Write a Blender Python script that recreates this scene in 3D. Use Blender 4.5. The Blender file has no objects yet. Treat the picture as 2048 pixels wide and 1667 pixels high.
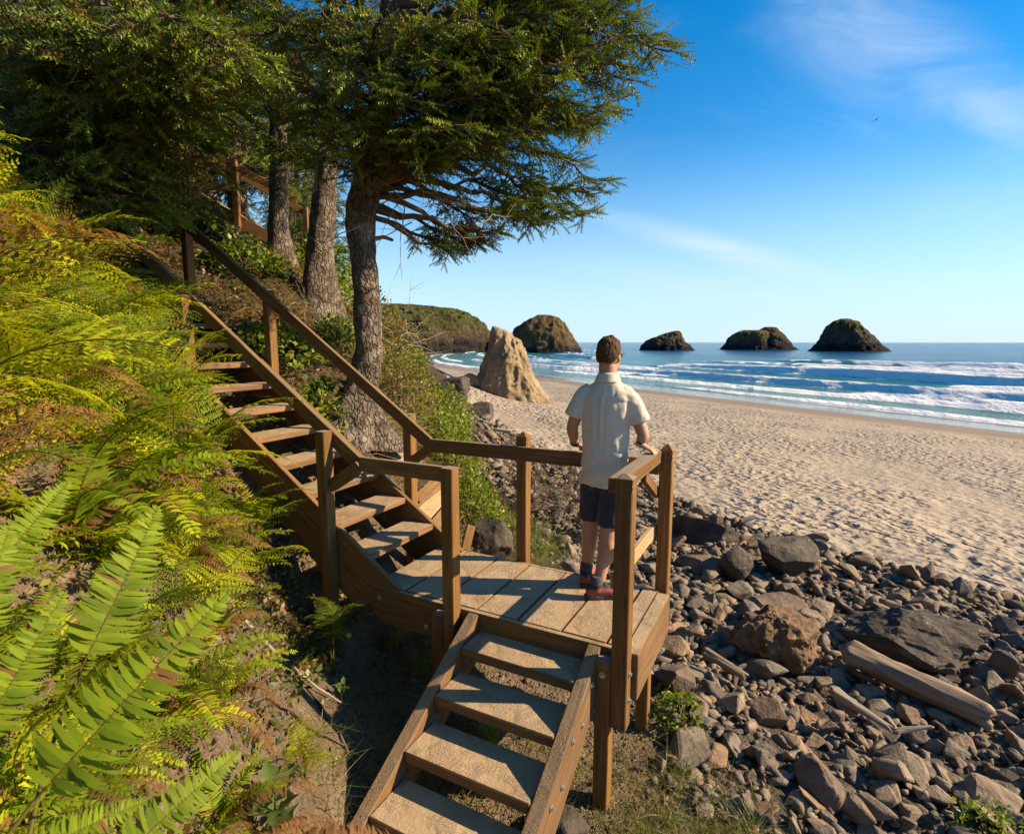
import bpy, bmesh, math, random
import numpy as np
from mathutils import Vector, Matrix

R = math.radians
random.seed(7)
rng = np.random.default_rng(7)
scene = bpy.context.scene
COL = scene.collection

# ------------------------------------------------------------------ camera, world, sun, exposure
CAM_H = 1.77
FPX = 1100.0                       # focal length in pixels of the 2048 px wide photograph
PITCH = math.atan((833.5 - 684.0) / FPX)
cam_data = bpy.data.cameras.new('camera')
cam_data.sensor_width = 36.0
cam_data.lens = FPX / 2048 * 36.0
cam_data.clip_start = 0.05
cam_data.clip_end = 30000
cam_data.dof.use_dof = True
cam_data.dof.focus_distance = 5.0
cam_data.dof.aperture_fstop = 5.6
cam = bpy.data.objects.new('camera', cam_data)
COL.objects.link(cam)
cam.location = (0, 0, CAM_H)
cam.rotation_euler = (R(90) - PITCH, 0, 0)
scene.camera = cam

SUN_EL, SUN_AZ = R(29.5), R(92)      # azimuth clockwise from +Y (the view direction): from the right, a little behind
sun_vec = Vector((math.cos(SUN_EL) * math.sin(SUN_AZ), math.cos(SUN_EL) * math.cos(SUN_AZ), math.sin(SUN_EL)))
sd = bpy.data.lights.new('sun', 'SUN')
sd.energy = 5.0
sd.angle = R(0.5)
sd.color = (1.0, 0.79, 0.52)
sun = bpy.data.objects.new('sun', sd)
COL.objects.link(sun)
sun.rotation_euler = sun_vec.to_track_quat('Z', 'Y').to_euler()

world = bpy.data.worlds.new('World')
scene.world = world
world.use_nodes = True
wn, wl = world.node_tree.nodes, world.node_tree.links
wn.clear()
w_out = wn.new('ShaderNodeOutputWorld')
w_bg = wn.new('ShaderNodeBackground')
w_sky = wn.new('ShaderNodeTexSky')
w_sky.sky_type = 'NISHITA'
w_sky.sun_disc = False
w_sky.sun_elevation = SUN_EL
w_sky.sun_rotation = SUN_AZ
w_sky.air_density = 1.0
w_sky.dust_density = 0.0
w_sky.ozone_density = 2.0
w_sky.altitude = 0
w_bg.inputs['Strength'].default_value = 0.088
w_hsv = wn.new('ShaderNodeHueSaturation')
w_hsv.inputs['Saturation'].default_value = 1.48
w_hsv.inputs['Hue'].default_value = 0.5
wl.new(w_sky.outputs[0], w_hsv.inputs['Color'])
# thin cirrus, spread over the whole sky as a layer seen from below
tc = wn.new('ShaderNodeTexCoord')
sep = wn.new('ShaderNodeSeparateXYZ')
wl.new(tc.outputs['Generated'], sep.inputs[0])
def wmath(op, a, b=None, clamp=False):
    n = wn.new('ShaderNodeMath'); n.operation = op; n.use_clamp = clamp
    for i, v in enumerate((a, b)):
        if v is None: continue
        if isinstance(v, (int, float)): n.inputs[i].default_value = v
        else: wl.new(v, n.inputs[i])
    return n.outputs[0]
zz = wmath('ADD', wmath('ABSOLUTE', sep.outputs[1]), 0.08)
ca = wmath('DIVIDE', sep.outputs[0], zz)          # tangent of the bearing
ce = wmath('DIVIDE', sep.outputs[2], zz)          # tangent of the height
comb = wn.new('ShaderNodeCombineXYZ')
wl.new(ca, comb.inputs[0]); wl.new(ce, comb.inputs[1])
def wnoise(rot, scale, sc, det, dist=0.5):
    mp = wn.new('ShaderNodeMapping')
    mp.inputs['Rotation'].default_value = (0, 0, rot); mp.inputs['Scale'].default_value = scale
    wl.new(comb.outputs[0], mp.inputs[0])
    ns = wn.new('ShaderNodeTexNoise')
    ns.inputs['Scale'].default_value = sc; ns.inputs['Detail'].default_value = det
    ns.inputs['Roughness'].default_value = 0.58; ns.inputs['Distortion'].default_value = dist
    wl.new(mp.outputs[0], ns.inputs['Vector'])
    return ns.outputs['Fac']
def wrange(v, a, b, c=0.0, d=1.0):
    n = wn.new('ShaderNodeMapRange'); n.interpolation_type = 'SMOOTHSTEP'
    wl.new(v, n.inputs[0])
    for i, q in enumerate((a, b, c, d)): n.inputs[i + 1].default_value = q
    return n.outputs[0]
def wblob(cx_, cy_, rot, rx, ry):
    """soft elongated bank of cirrus round a bearing and height"""
    dx = wmath('SUBTRACT', ca, cx_); dy = wmath('SUBTRACT', ce, cy_)
    c_, s_ = math.cos(rot), math.sin(rot)
    u_ = wmath('ADD', wmath('MULTIPLY', dx, c_ / rx), wmath('MULTIPLY', dy, s_ / rx))
    v_ = wmath('ADD', wmath('MULTIPLY', dx, -s_ / ry), wmath('MULTIPLY', dy, c_ / ry))
    d_ = wmath('SQRT', wmath('ADD', wmath('MULTIPLY', u_, u_), wmath('MULTIPLY', v_, v_)))
    return wrange(d_, 0.0, 1.0, 1.0, 0.0)
n_st = wnoise(R(16), (0.6, 5.0, 1), 3.2, 6, 0.6)
n_cl = wnoise(R(24), (1.2, 2.6, 1), 2.6, 7, 0.8)
streak = wmath('MULTIPLY', wblob(0.345, 0.148, R(-14.8), 0.30, 0.032), wrange(n_st, 0.28, 0.60, 0.35, 1.0))
streak2 = wmath('MULTIPLY', wblob(0.36, 0.085, R(-9), 0.42, 0.04), wrange(n_st, 0.35, 0.7))
bank = wmath('MULTIPLY', wblob(0.57, 0.445, R(-20), 0.25, 0.12), wrange(n_cl, 0.28, 0.60, 0.1, 1.0))
bank2 = wmath('MULTIPLY', wblob(0.76, 0.34, R(-8), 0.30, 0.07), wrange(n_cl, 0.40, 0.72))
veil = wmath('MULTIPLY', wrange(n_cl, 0.48, 0.80), wrange(ca, 0.15, 0.9, 0.08, 0.28))
cs = wmath('ADD', wmath('MULTIPLY', streak, 0.68), wmath('MULTIPLY', streak2, 0.30))
cs = wmath('ADD', cs, wmath('MULTIPLY', bank, 0.48))
cs = wmath('ADD', cs, wmath('MULTIPLY', bank2, 0.18))
cfac = wmath('ADD', cs, veil, True)
w_mix = wn.new('ShaderNodeMixRGB')
w_mix.inputs[2].default_value = (4.2, 5.0, 5.9, 1)
wl.new(cfac, w_mix.inputs[0])
# pale sea haze low over the horizon, all round
hz = wn.new('ShaderNodeMapRange'); hz.interpolation_type = 'SMOOTHSTEP'
wl.new(sep.outputs[2], hz.inputs[0])
for i_, v_ in enumerate((-0.02, 0.34, 0.88, 0.0)): hz.inputs[i_ + 1].default_value = v_
w_hz = wn.new('ShaderNodeMixRGB')
w_hz.inputs[2].default_value = (3.1, 4.5, 5.5, 1)
wl.new(hz.outputs[0], w_hz.inputs[0])
wl.new(w_hsv.outputs[0], w_hz.inputs[1])
wl.new(w_hz.outputs[0], w_mix.inputs[1])
wl.new(w_mix.outputs[0], w_bg.inputs['Color'])
wl.new(w_bg.outputs[0], w_out.inputs[0])

scene.view_settings.view_transform = 'Standard'
scene.view_settings.look = 'None'
scene.view_settings.exposure = 1.1
scene.view_settings.gamma = 1.0
scene.render.engine = 'CYCLES'
scene.cycles.max_bounces = 4
scene.cycles.diffuse_bounces = 3
scene.cycles.glossy_bounces = 2
scene.cycles.transmission_bounces = 3
scene.cycles.adaptive_threshold = 0.02
scene.cycles.transparent_max_bounces = 6
scene.cycles.use_adaptive_sampling = True
scene.cycles.use_denoising = True

# ------------------------------------------------------------------ helpers
_c, _s = math.cos(PITCH), math.sin(PITCH)
def at(px, py, Y):
    """a point of the place, from where it shows in the photograph and how far ahead it stands"""
    a = (px - 1024) / FPX; b = (833.5 - py) / FPX
    r = np.array([a, _c + b * _s, -_s + b * _c])
    return np.array([0, 0, CAM_H]) + r * (Y / r[1])
def proj(P):
    P = np.atleast_2d(P); d = P - np.array([0, 0, CAM_H])
    yc = d[:, 1] * _c - d[:, 2] * _s; zc = d[:, 1] * _s + d[:, 2] * _c
    yc = np.where(yc < 0.05, 0.05, yc)
    return np.stack([1024 + FPX * d[:, 0] / yc, 833.5 - FPX * zc / yc, yc], 1)
TH = R(62.5)
AX = np.array([math.cos(TH), math.sin(TH)])        # along the deck planks (v)
BX = np.array([AX[1], -AX[0]])                     # along the upper flight, downhill (u)
def W(u, v, z):
    p = u * BX + v * AX
    return Vector((p[0], p[1], z))

def _hash(ix, iy, iz, seed):
    h = (ix.astype(np.int64) * 374761393 + iy.astype(np.int64) * 668265263 + iz.astype(np.int64) * 2147483647 + seed * 974634777) & 0xFFFFFFFF
    h = ((h ^ (h >> 13)) * 1274126177) & 0xFFFFFFFF
    h = h ^ (h >> 16)
    return (h & 0xFFFF) / 65535.0
def vnoise(P, seed=0):
    f = np.floor(P); t = P - f; t = t * t * (3 - 2 * t); i = f.astype(np.int64)
    out = 0
    for dx in (0, 1):
        for dy in (0, 1):
            for dz in (0, 1):
                w = (t[:, 0] if dx else 1 - t[:, 0]) * (t[:, 1] if dy else 1 - t[:, 1]) * (t[:, 2] if dz else 1 - t[:, 2])
                out = out + w * _hash(i[:, 0] + dx, i[:, 1] + dy, i[:, 2] + dz, seed)
    return out * 2 - 1
def fbm(P, octv=4, seed=0, gain=0.5):
    P = np.asarray(P, float); a = 1.0; o = 0; tot = 0
    for k in range(octv):
        o = o + a * vnoise(P * 2 ** k + 17.3 * k, seed + k); tot += a; a *= gain
    return o / tot
def sstep(a, b, x):
    t = np.clip((x - a) / (b - a), 0, 1); return t * t * (3 - 2 * t)

def fast_mesh(name, V, F, attrs=None, smooth=False):
    """V (n,3); F a list of (m,k) index arrays"""
    V = np.asarray(V, np.float32)
    if isinstance(F, np.ndarray): F = [F]
    me = bpy.data.meshes.new(name)
    me.vertices.add(len(V)); me.vertices.foreach_set('co', V.ravel())
    nl = sum(f.size for f in F); nf = sum(len(f) for f in F)
    me.loops.add(nl); me.polygons.add(nf)
    me.loops.foreach_set('vertex_index', np.concatenate([f.ravel() for f in F]).astype(np.int32))
    st = []; o = 0
    for f in F:
        st.append(o + np.arange(len(f)) * f.shape[1]); o += f.size
    me.polygons.foreach_set('loop_start', np.concatenate(st).astype(np.int32))
    me.update(calc_edges=True)
    if smooth: me.polygons.foreach_set('use_smooth', np.ones(nf, bool))
    for k, a in (attrs or {}).items():
        a = np.asarray(a, np.float32)
        if a.ndim == 1:
            me.attributes.new(k, 'FLOAT', 'POINT').data.foreach_set('value', a)
        else:
            if a.shape[1] == 3: a = np.concatenate([a, np.ones((len(a), 1), np.float32)], 1)
            me.attributes.new(k, 'FLOAT_COLOR', 'POINT').data.foreach_set('color', a.ravel())
    return me
def link(name, me, mat=None, parent=None, M=None):
    o = bpy.data.objects.new(name, me)
    COL.objects.link(o)
    if mat is not None and me is not None and not me.materials: me.materials.append(mat)
    M = M if M is not None else Matrix.Identity(4)
    if parent is not None:
        o.parent = parent
        o.matrix_basis = parent.matrix_basis.inverted() @ M if parent.parent is None else (parent.parent.matrix_basis @ parent.matrix_basis).inverted() @ M
    else:
        o.matrix_basis = M
    return o
def tag(o, label=None, cat=None, group=None, kind=None):
    if label: o['label'] = label
    if cat: o['category'] = cat
    if group: o['group'] = group
    if kind: o['kind'] = kind
    return o
def thing(name, loc, label, cat, group=None):
    o = bpy.data.objects.new(name, None)
    o.empty_display_size = 0.1
    COL.objects.link(o)
    o.matrix_basis = Matrix.Translation(Vector(loc))
    return tag(o, label, cat, group)
def grid_faces(nr, nc, wrap=False):
    r = np.arange(nr - 1)[:, None]; c = np.arange(nc if wrap else nc - 1)[None, :]
    c2 = (c + 1) % nc
    a = r * nc + c; b = r * nc + c2
    return np.stack([a, b, b + nc, a + nc], -1).reshape(-1, 4)
def frame_x(d, up=(0, 0, 1)):
    """rotation whose X axis is d and whose Z axis leans to up"""
    x = Vector(d).normalized(); up = Vector(up)
    y = up.cross(x)
    if y.length < 1e-5: y = Vector((0, 1, 0)).cross(x)
    y.normalize(); z = x.cross(y)
    return Matrix((x, y, z)).transposed()

# ------------------------------------------------------------------ materials
class NT:
    def __init__(s, name):
        s.m = bpy.data.materials.new(name); s.m.use_nodes = True
        s.n = s.m.node_tree.nodes; s.l = s.m.node_tree.links
        s.n.clear()
        s.out = s.n.new('ShaderNodeOutputMaterial')
        s.b = s.n.new('ShaderNodeBsdfPrincipled')
        s.l.new(s.b.outputs[0], s.out.inputs[0])
    def put(s, sock, v):
        if v is None: return
        if isinstance(v, bpy.types.NodeSocket): s.l.new(v, sock)
        elif isinstance(v, (tuple, list)) and len(v) == 3 and sock.type == 'RGBA': sock.default_value = (*v, 1)
        else: sock.default_value = v
    def set(s, **k):
        for a, v in k.items(): s.put(s.b.inputs[a.replace('_', ' ')], v)
    def math(s, op, a, b=None, clamp=False):
        n = s.n.new('ShaderNodeMath'); n.operation = op; n.use_clamp = clamp
        s.put(n.inputs[0], a); s.put(n.inputs[1], b)
        return n.outputs[0]
    def mix(s, f, a, b, mode='MIX'):
        n = s.n.new('ShaderNodeMixRGB'); n.blend_type = mode
        s.put(n.inputs[0], f); s.put(n.inputs[1], a); s.put(n.inputs[2], b)
        return n.outputs[0]
    def noise(s, vec, scale, detail=4, rough=0.55, dist=0.0):
        n = s.n.new('ShaderNodeTexNoise')
        s.put(n.inputs['Vector'], vec)
        n.inputs['Scale'].default_value = scale; n.inputs['Detail'].default_value = detail
        n.inputs['Roughness'].default_value = rough; n.inputs['Distortion'].default_value = dist
        return n.outputs['Fac']
    def voro(s, vec, scale, feature='F1', rnd=1.0):
        n = s.n.new('ShaderNodeTexVoronoi'); n.feature = feature
        s.put(n.inputs['Vector'], vec); n.inputs['Scale'].default_value = scale
        n.inputs['Randomness'].default_value = rnd
        return n.outputs['Distance']
    def ramp(s, f, stops, interp='LINEAR'):
        n = s.n.new('ShaderNodeValToRGB'); e = n.color_ramp.elements; n.color_ramp.interpolation = interp
        while len(e) < len(stops): e.new(0.5)
        for el, (p, c) in zip(e, stops):
            el.position = p; el.color = (*c, 1) if len(c) == 3 else c
        s.put(n.inputs[0], f)
        return n.outputs[0]
    def maprange(s, v, a, b, c=0.0, d=1.0, smooth=True):
        n = s.n.new('ShaderNodeMapRange'); n.interpolation_type = 'SMOOTHSTEP' if smooth else 'LINEAR'
        s.put(n.inputs[0], v)
        for i, q in enumerate((a, b, c, d)): n.inputs[i + 1].default_value = q
        return n.outputs[0]
    def coord(s, which='Object'):
        return s.n.new('ShaderNodeTexCoord').outputs[which]
    def pos(s): return s.n.new('ShaderNodeNewGeometry').outputs['Position']
    def nz(s):
        q = s.n.new('ShaderNodeSeparateXYZ'); s.l.new(s.n.new('ShaderNodeNewGeometry').outputs['Normal'], q.inputs[0]); return q.outputs[2]
    def rnd(s): return s.n.new('ShaderNodeObjectInfo').outputs['Random']
    def attr(s, name, col=False):
        n = s.n.new('ShaderNodeAttribute'); n.attribute_name = name
        return n.outputs['Color' if col else 'Fac']
    def mapping(s, v, loc=(0, 0, 0), rot=(0, 0, 0), scale=(1, 1, 1)):
        n = s.n.new('ShaderNodeMapping'); s.put(n.inputs[0], v)
        s.put(n.inputs[1], loc); s.put(n.inputs[2], rot); s.put(n.inputs[3], scale)
        return n.outputs[0]
    def bump(s, h, strength=0.5, dist=0.01, normal=None):
        n = s.n.new('ShaderNodeBump'); n.inputs['Strength'].default_value = strength; n.inputs['Distance'].default_value = dist
        s.put(n.inputs['Height'], h); s.put(n.inputs['Normal'], normal)
        return n.outputs[0]
    def translucent(s, color, fac, normal=None):
        t = s.n.new('ShaderNodeBsdfTranslucent'); s.put(t.inputs[0], color)
        m = s.n.new('ShaderNodeMixShader'); s.put(m.inputs[0], fac)
        s.l.new(s.b.outputs[0], m.inputs[1]); s.l.new(t.outputs[0], m.inputs[2]); s.l.new(m.outputs[0], s.out.inputs[0])

SAND_C = (0.43, 0.315, 0.20)
def m_wood(name, c_dark, c_mid, c_light, sandy=0.0, grey=0.0):
    t = NT(name)
    off = t.n.new('ShaderNodeCombineXYZ')
    r = t.rnd()
    t.put(off.inputs[0], t.math('MULTIPLY', r, 37.0)); t.put(off.inputs[1], t.math('MULTIPLY', r, 11.0)); t.put(off.inputs[2], t.math('MULTIPLY', r, 5.0))
    add = t.n.new('ShaderNodeVectorMath'); t.put(add.inputs[0], t.coord('Object')); t.put(add.inputs[1], off.outputs[0])
    v = add.outputs[0]
    g = t.noise(t.mapping(v, scale=(1.2, 26, 26)), 2.0, 5, 0.6, 0.6)
    fine = t.noise(t.mapping(v, scale=(5, 160, 160)), 1.0, 3, 0.6)
    big = t.noise(t.mapping(v, scale=(1, 3, 3)), 1.4, 3)
    knot = t.maprange(t.voro(t.mapping(v, scale=(0.9, 6, 6)), 1.6), 0.02, 0.13, 1.0, 0.0)
    c = t.ramp(g, [(0.25, c_dark), (0.5, c_mid), (0.78, c_light)])
    c = t.mix(t.math('MULTIPLY', fine, 0.35), c, c_dark)
    c = t.mix(t.maprange(big, 0.35, 0.7, 0.0, 0.45), c, tuple(x * 0.55 for x in c_mid))
    c = t.mix(t.math('MULTIPLY', knot, 0.8), c, tuple(x * 0.28 for x in c_mid))
    # per-piece tone
    c = t.mix(1.0, c, t.ramp(r, [(0, (0.8, 0.78, 0.74)), (1, (1.16, 1.13, 1.1))]), 'MULTIPLY')
    wth = t.noise(t.mapping(v, scale=(2.2, 14, 14)), 1.0, 4, 0.6)
    c = t.mix(t.maprange(wth, 0.54, 0.76, 0.0, 0.4), c, (0.26, 0.185, 0.10))
    if grey:
        up = t.maprange(t.nz(), 0.75, 0.95)
        c = t.mix(t.math('MULTIPLY', t.math('MULTIPLY', up, t.maprange(big, 0.3, 0.6, 0.5, 1.0)), grey), c, (0.30, 0.26, 0.20))
    h = t.math('ADD', t.math('MULTIPLY', g, 0.6), t.math('MULTIPLY', fine, 0.4))
    nrm = t.bump(h, 0.5, 0.006)
    if sandy:
        P = t.pos()
        up = t.maprange(t.nz(), 0.8, 0.97)
        patch = t.noise(P, 3.2, 5, 0.65)
        m = t.math('MULTIPLY', up, t.maprange(patch, 0.26, 0.48, 0.45, 1.0))
        m = t.math('MULTIPLY', m, sandy, True)
        sc = t.mix(t.noise(P, 40, 3), (0.34, 0.24, 0.138), (0.43, 0.312, 0.185))
        sc = t.mix(t.maprange(t.noise(P, 9, 4), 0.4, 0.7), sc, tuple(x * 0.82 for x in SAND_C))
        c = t.mix(m, c, sc)
        # tread marks left by boots: small chevrons and crumbs
        wv = t.voro(t.mapping(P, rot=(0, 0, 0.5), scale=(1, 1.6, 1)), 46, 'DISTANCE_TO_EDGE', 0.85)
        pr = t.math('MULTIPLY', t.maprange(wv, 0.02, 0.10), t.maprange(t.noise(P, 4.5, 2), 0.42, 0.56))
        hh = t.math('ADD', pr, t.math('MULTIPLY', t.noise(P, 45, 4, 0.65), 0.8))
        nb = t.bump(t.math('MULTIPLY', hh, m), 0.6, 0.012, nrm)
        nrm = nb
    t.set(Base_Color=c, Roughness=0.72, Normal=nrm, Specular_IOR_Level=0.3)
    return t.m
WOOD = m_wood('wood_post', (0.072, 0.034, 0.0090), (0.215, 0.105, 0.026), (0.34, 0.185, 0.060), grey=0.7)
WOOD_RAIL = m_wood('wood_rail', (0.070, 0.035, 0.011), (0.19, 0.098, 0.029), (0.29, 0.163, 0.058), grey=0.7)
WOOD_DARK = m_wood('wood_fascia', (0.064, 0.033, 0.0105), (0.18, 0.095, 0.029), (0.28, 0.160, 0.058), sandy=0.8)
WOOD_SAND = m_wood('wood_sandy', (0.075, 0.040, 0.018), (0.20, 0.112, 0.048), (0.31, 0.19, 0.095), sandy=1.0)
WOOD_NEW = m_wood('wood_new', (0.20, 0.12, 0.055), (0.42, 0.28, 0.14), (0.58, 0.43, 0.25))
WOOD_GREY = m_wood('wood_weathered', (0.20, 0.16, 0.12), (0.42, 0.36, 0.28), (0.62, 0.55, 0.45))

t = NT('galvanised_steel')
t.set(Base_Color=(0.5, 0.5, 0.48), Metallic=0.9, Roughness=0.45)
STEEL = t.m

def m_sand():
    t = NT('beach_sand'); P = t.pos(); wet = t.attr('wet')
    flat = t.mapping(P, scale=(1, 1, 0.2))
    foot = t.voro(t.mapping(flat, rot=(0, 0, 0.3), scale=(1.0, 1.5, 1)), 4.6)
    foot2 = t.noise(flat, 4.0, 2, 0.5)
    sh = t.math('ADD', t.math('MULTIPLY', foot2, 1.25), t.math('MULTIPLY', foot, 0.45))
    nb = t.noise(flat, 5.5, 4, 0.7)
    sc = t.mix(nb, (0.255, 0.200, 0.143), (0.36, 0.295, 0.22))
    shore = t.mapping(t.mapping(P, rot=(0, 0, -2.04)), scale=(0.05, 0.6, 1))
    wrack = t.math('MULTIPLY', t.maprange(t.noise(shore, 1.0, 4, 0.6), 0.60, 0.66), t.maprange(t.noise(flat, 3.0, 3, 0.7), 0.50, 0.62))
    sc = t.mix(t.math('MULTIPLY', wrack, 0.5), sc, (0.11, 0.085, 0.06))
    calm = t.maprange(t.noise(flat, 0.22, 3), 0.36, 0.60, 0.30, 1.0)
    sc = t.mix(t.maprange(nb, 0.58, 0.74, 0.0, 0.34), sc, (0.14, 0.108, 0.08))
    damp = t.maprange(t.math('ADD', wet, t.math('MULTIPLY', t.noise(flat, 0.09, 2), 0.35)), 0.25, 0.62)
    sc = t.mix(damp, sc, (0.20, 0.145, 0.094))
    fade = t.maprange(damp, 0.0, 0.8, 1.0, 0.06)
    b1 = t.bump(t.math('MULTIPLY', t.math('MULTIPLY', sh, calm), fade), 1.0, 0.24)
    rough = t.maprange(wet, 0.70, 0.97, 0.9, 0.08)
    t.set(Base_Color=sc, Roughness=rough, Normal=b1, Specular_IOR_Level=0.35)
    return t.m
def m_earth():
    t = NT('earth'); P = t.pos()
    dn = t.noise(P, 3.0, 5, 0.68)
    dc = t.ramp(dn, [(0.28, (0.090, 0.063, 0.040)), (0.5, (0.175, 0.125, 0.080)), (0.72, (0.26, 0.195, 0.13))])
    lit = t.noise(P, 26, 3, 0.75)
    dc = t.mix(t.maprange(lit, 0.56, 0.68, 0.0, 0.75), dc, (0.055, 0.036, 0.02))
    fc = t.ramp(lit, [(0.3, (0.022, 0.017, 0.009)), (0.55, (0.075, 0.050, 0.024)), (0.75, (0.15, 0.10, 0.05))])
    dc = t.mix(t.attr('duff'), dc, fc)
    dc = t.mix(t.attr('gravel'), dc, t.mix(lit, (0.045, 0.038, 0.030), (0.15, 0.12, 0.09)))
    b2 = t.bump(t.math('ADD', dn, t.math('MULTIPLY', lit, 0.6)), 1.0, 0.13)
    t.set(Base_Color=dc, Roughness=0.92, Normal=b2, Specular_IOR_Level=0.2)
    return t.m
SAND, EARTH = m_sand(), m_earth()

def m_leaf(name, attr=True, c1=None, c2=None, tr=0.35, rough=0.5, gain=1.25, spec=0.35):
    t = NT(name)
    if attr: c = t.attr('col', True)
    else: c = t.mix(t.rnd(), c1, c2)
    n = t.noise(t.pos(), 5, 3)
    c = t.mix(1.0, c, t.ramp(n, [(0.25, (0.72, 0.72, 0.72)), (0.75, (1.25, 1.22, 1.1))]), 'MULTIPLY')
    t.set(Base_Color=c, Roughness=rough, Specular_IOR_Level=spec)
    t.translucent(t.mix(1.0, c, (gain * 1.15, gain * 1.1, gain * 0.55), 'MULTIPLY'), tr)
    return t.m
LEAF = m_leaf('leaf', tr=0.38, rough=0.45)
NEEDLE = m_leaf('spruce_needles', tr=0.22, rough=0.5, gain=1.1)
DRY = m_leaf('dry_stalks', tr=0.15, rough=0.8, gain=1.0, spec=0.1)
FERN = m_leaf('fern_green', tr=0.45, rough=0.6, gain=1.45, spec=0.18)

def m_bark():
    t = NT('spruce_bark'); P = t.coord('Object')
    n = t.noise(P, 7, 6, 0.72)
    wob = t.n.new('ShaderNodeVectorMath'); wob.operation = 'ADD'
    nv = t.n.new('ShaderNodeTexNoise'); nv.inputs['Scale'].default_value = 11; nv.inputs['Detail'].default_value = 3
    t.put(nv.inputs['Vector'], P); sc = t.n.new('ShaderNodeVectorMath'); sc.operation = 'SCALE'; t.put(sc.inputs[0], nv.outputs['Color']); sc.inputs['Scale'].default_value = 0.10
    t.put(wob.inputs[0], P); t.put(wob.inputs[1], sc.outputs[0])
    ed = t.voro(t.mapping(wob.outputs[0], scale=(1, 1, 0.42)), 19, 'DISTANCE_TO_EDGE')
    c = t.ramp(n, [(0.30, (0.050, 0.036, 0.026)), (0.50, (0.15, 0.115, 0.085)), (0.70, (0.30, 0.25, 0.195))])
    c = t.mix(t.maprange(ed, 0.0, 0.10, 0.55, 0.0), c, (0.030, 0.020, 0.014))
    c = t.mix(t.maprange(t.noise(P, 2.6, 4), 0.55, 0.70, 0, 0.6), c, (0.34, 0.30, 0.245))
    h = t.math('ADD', t.maprange(ed, 0.0, 0.18), t.math('MULTIPLY', n, 0.9))
    t.set(Base_Color=c, Roughness=0.9, Normal=t.bump(h, 0.9, 0.03), Specular_IOR_Level=0.15)
    return t.m
BARK = m_bark()
t = NT('twig_bark'); P = t.pos()
t.set(Base_Color=t.mix(t.noise(P, 12, 4), (0.055, 0.038, 0.025), (0.17, 0.125, 0.085)), Roughness=0.9, Specular_IOR_Level=0.1)
TWIG = t.m
t = NT('dead_twig_grey'); P = t.pos()
t.set(Base_Color=t.mix(t.noise(P, 12, 4), (0.16, 0.13, 0.10), (0.38, 0.33, 0.27)), Roughness=0.9, Specular_IOR_Level=0.1)
TWIG_GREY = t.m

def m_rock(name, stops, bscale=6.0, lichen=0.0, per_object=True, attr=False, top=None, bump=0.06):
    t = NT(name)
    P = t.coord('Object') if per_object else t.pos()
    W_ = t.pos()
    n = t.noise(W_, bscale, 7, 0.68)
    c = t.ramp(n, stops)
    if attr: c = t.mix(1.0, c, t.attr('col', True), 'MULTIPLY')
    elif per_object:
        c = t.mix(1.0, c, t.ramp(t.rnd(), [(0.0, (0.60, 0.60, 0.63)), (0.3, (1.0, 0.97, 0.93)), (0.62, (1.22, 1.12, 1.0)), (0.85, (0.85, 0.84, 0.85)), (0.97, (1.35, 1.05, 0.82))]), 'MULTIPLY')
    if top is not None:
        c = t.mix(t.math('MULTIPLY', t.maprange(t.math('ADD', t.nz(), t.math('MULTIPLY', t.noise(W_, bscale * 0.6, 4), 0.8)), 0.75, 1.15), 0.9), c, top)
    if lichen:
        sp = t.maprange(t.voro(W_, 11), 0.10, 0.16, 1.0, 0.0)
        sp = t.math('MULTIPLY', sp, t.maprange(t.noise(W_, 3.0, 3), 0.48, 0.6))
        c = t.mix(t.math('MULTIPLY', sp, lichen), c, (0.42, 0.41, 0.38))
    t.set(Base_Color=c, Roughness=0.82, Normal=t.bump(t.math('ADD', n, t.math('MULTIPLY', t.noise(W_, bscale * 5, 5, 0.7), 0.35)), 0.85, bump), Specular_IOR_Level=0.3)
    return t.m
ROCK = m_rock('rubble_rock', [(0.3, (0.108, 0.086, 0.062)), (0.52, (0.205, 0.165, 0.120)), (0.75, (0.32, 0.262, 0.195))], 5.0)
ROCK_S = m_rock('rubble_rock_mass', [(0.3, (0.108, 0.086, 0.062)), (0.52, (0.205, 0.165, 0.120)), (0.75, (0.32, 0.262, 0.195))], 5.0, per_object=False, attr=True)
BOULDER_BROWN = m_rock('boulder_brown', [(0.28, (0.06, 0.036, 0.018)), (0.5, (0.165, 0.098, 0.048)), (0.72, (0.30, 0.175, 0.085))], 6.0, per_object=False, lichen=0.3, bump=0.07)
BOULDER_DARK = m_rock('boulder_dark', [(0.3, (0.038, 0.030, 0.022)), (0.55, (0.085, 0.066, 0.048)), (0.78, (0.15, 0.118, 0.085))], 4.0, per_object=False, lichen=0.8)
BOULDER_RED = m_rock('boulder_red', [(0.3, (0.075, 0.052, 0.036)), (0.55, (0.175, 0.122, 0.084)), (0.78, (0.28, 0.20, 0.14))], 5.0, per_object=False)
SANDSTONE = m_rock('sandstone', [(0.28, (0.155, 0.105, 0.055)), (0.5, (0.275, 0.195, 0.108)), (0.72, (0.36, 0.265, 0.155))], 0.85, per_object=False, bump=0.35)

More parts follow.
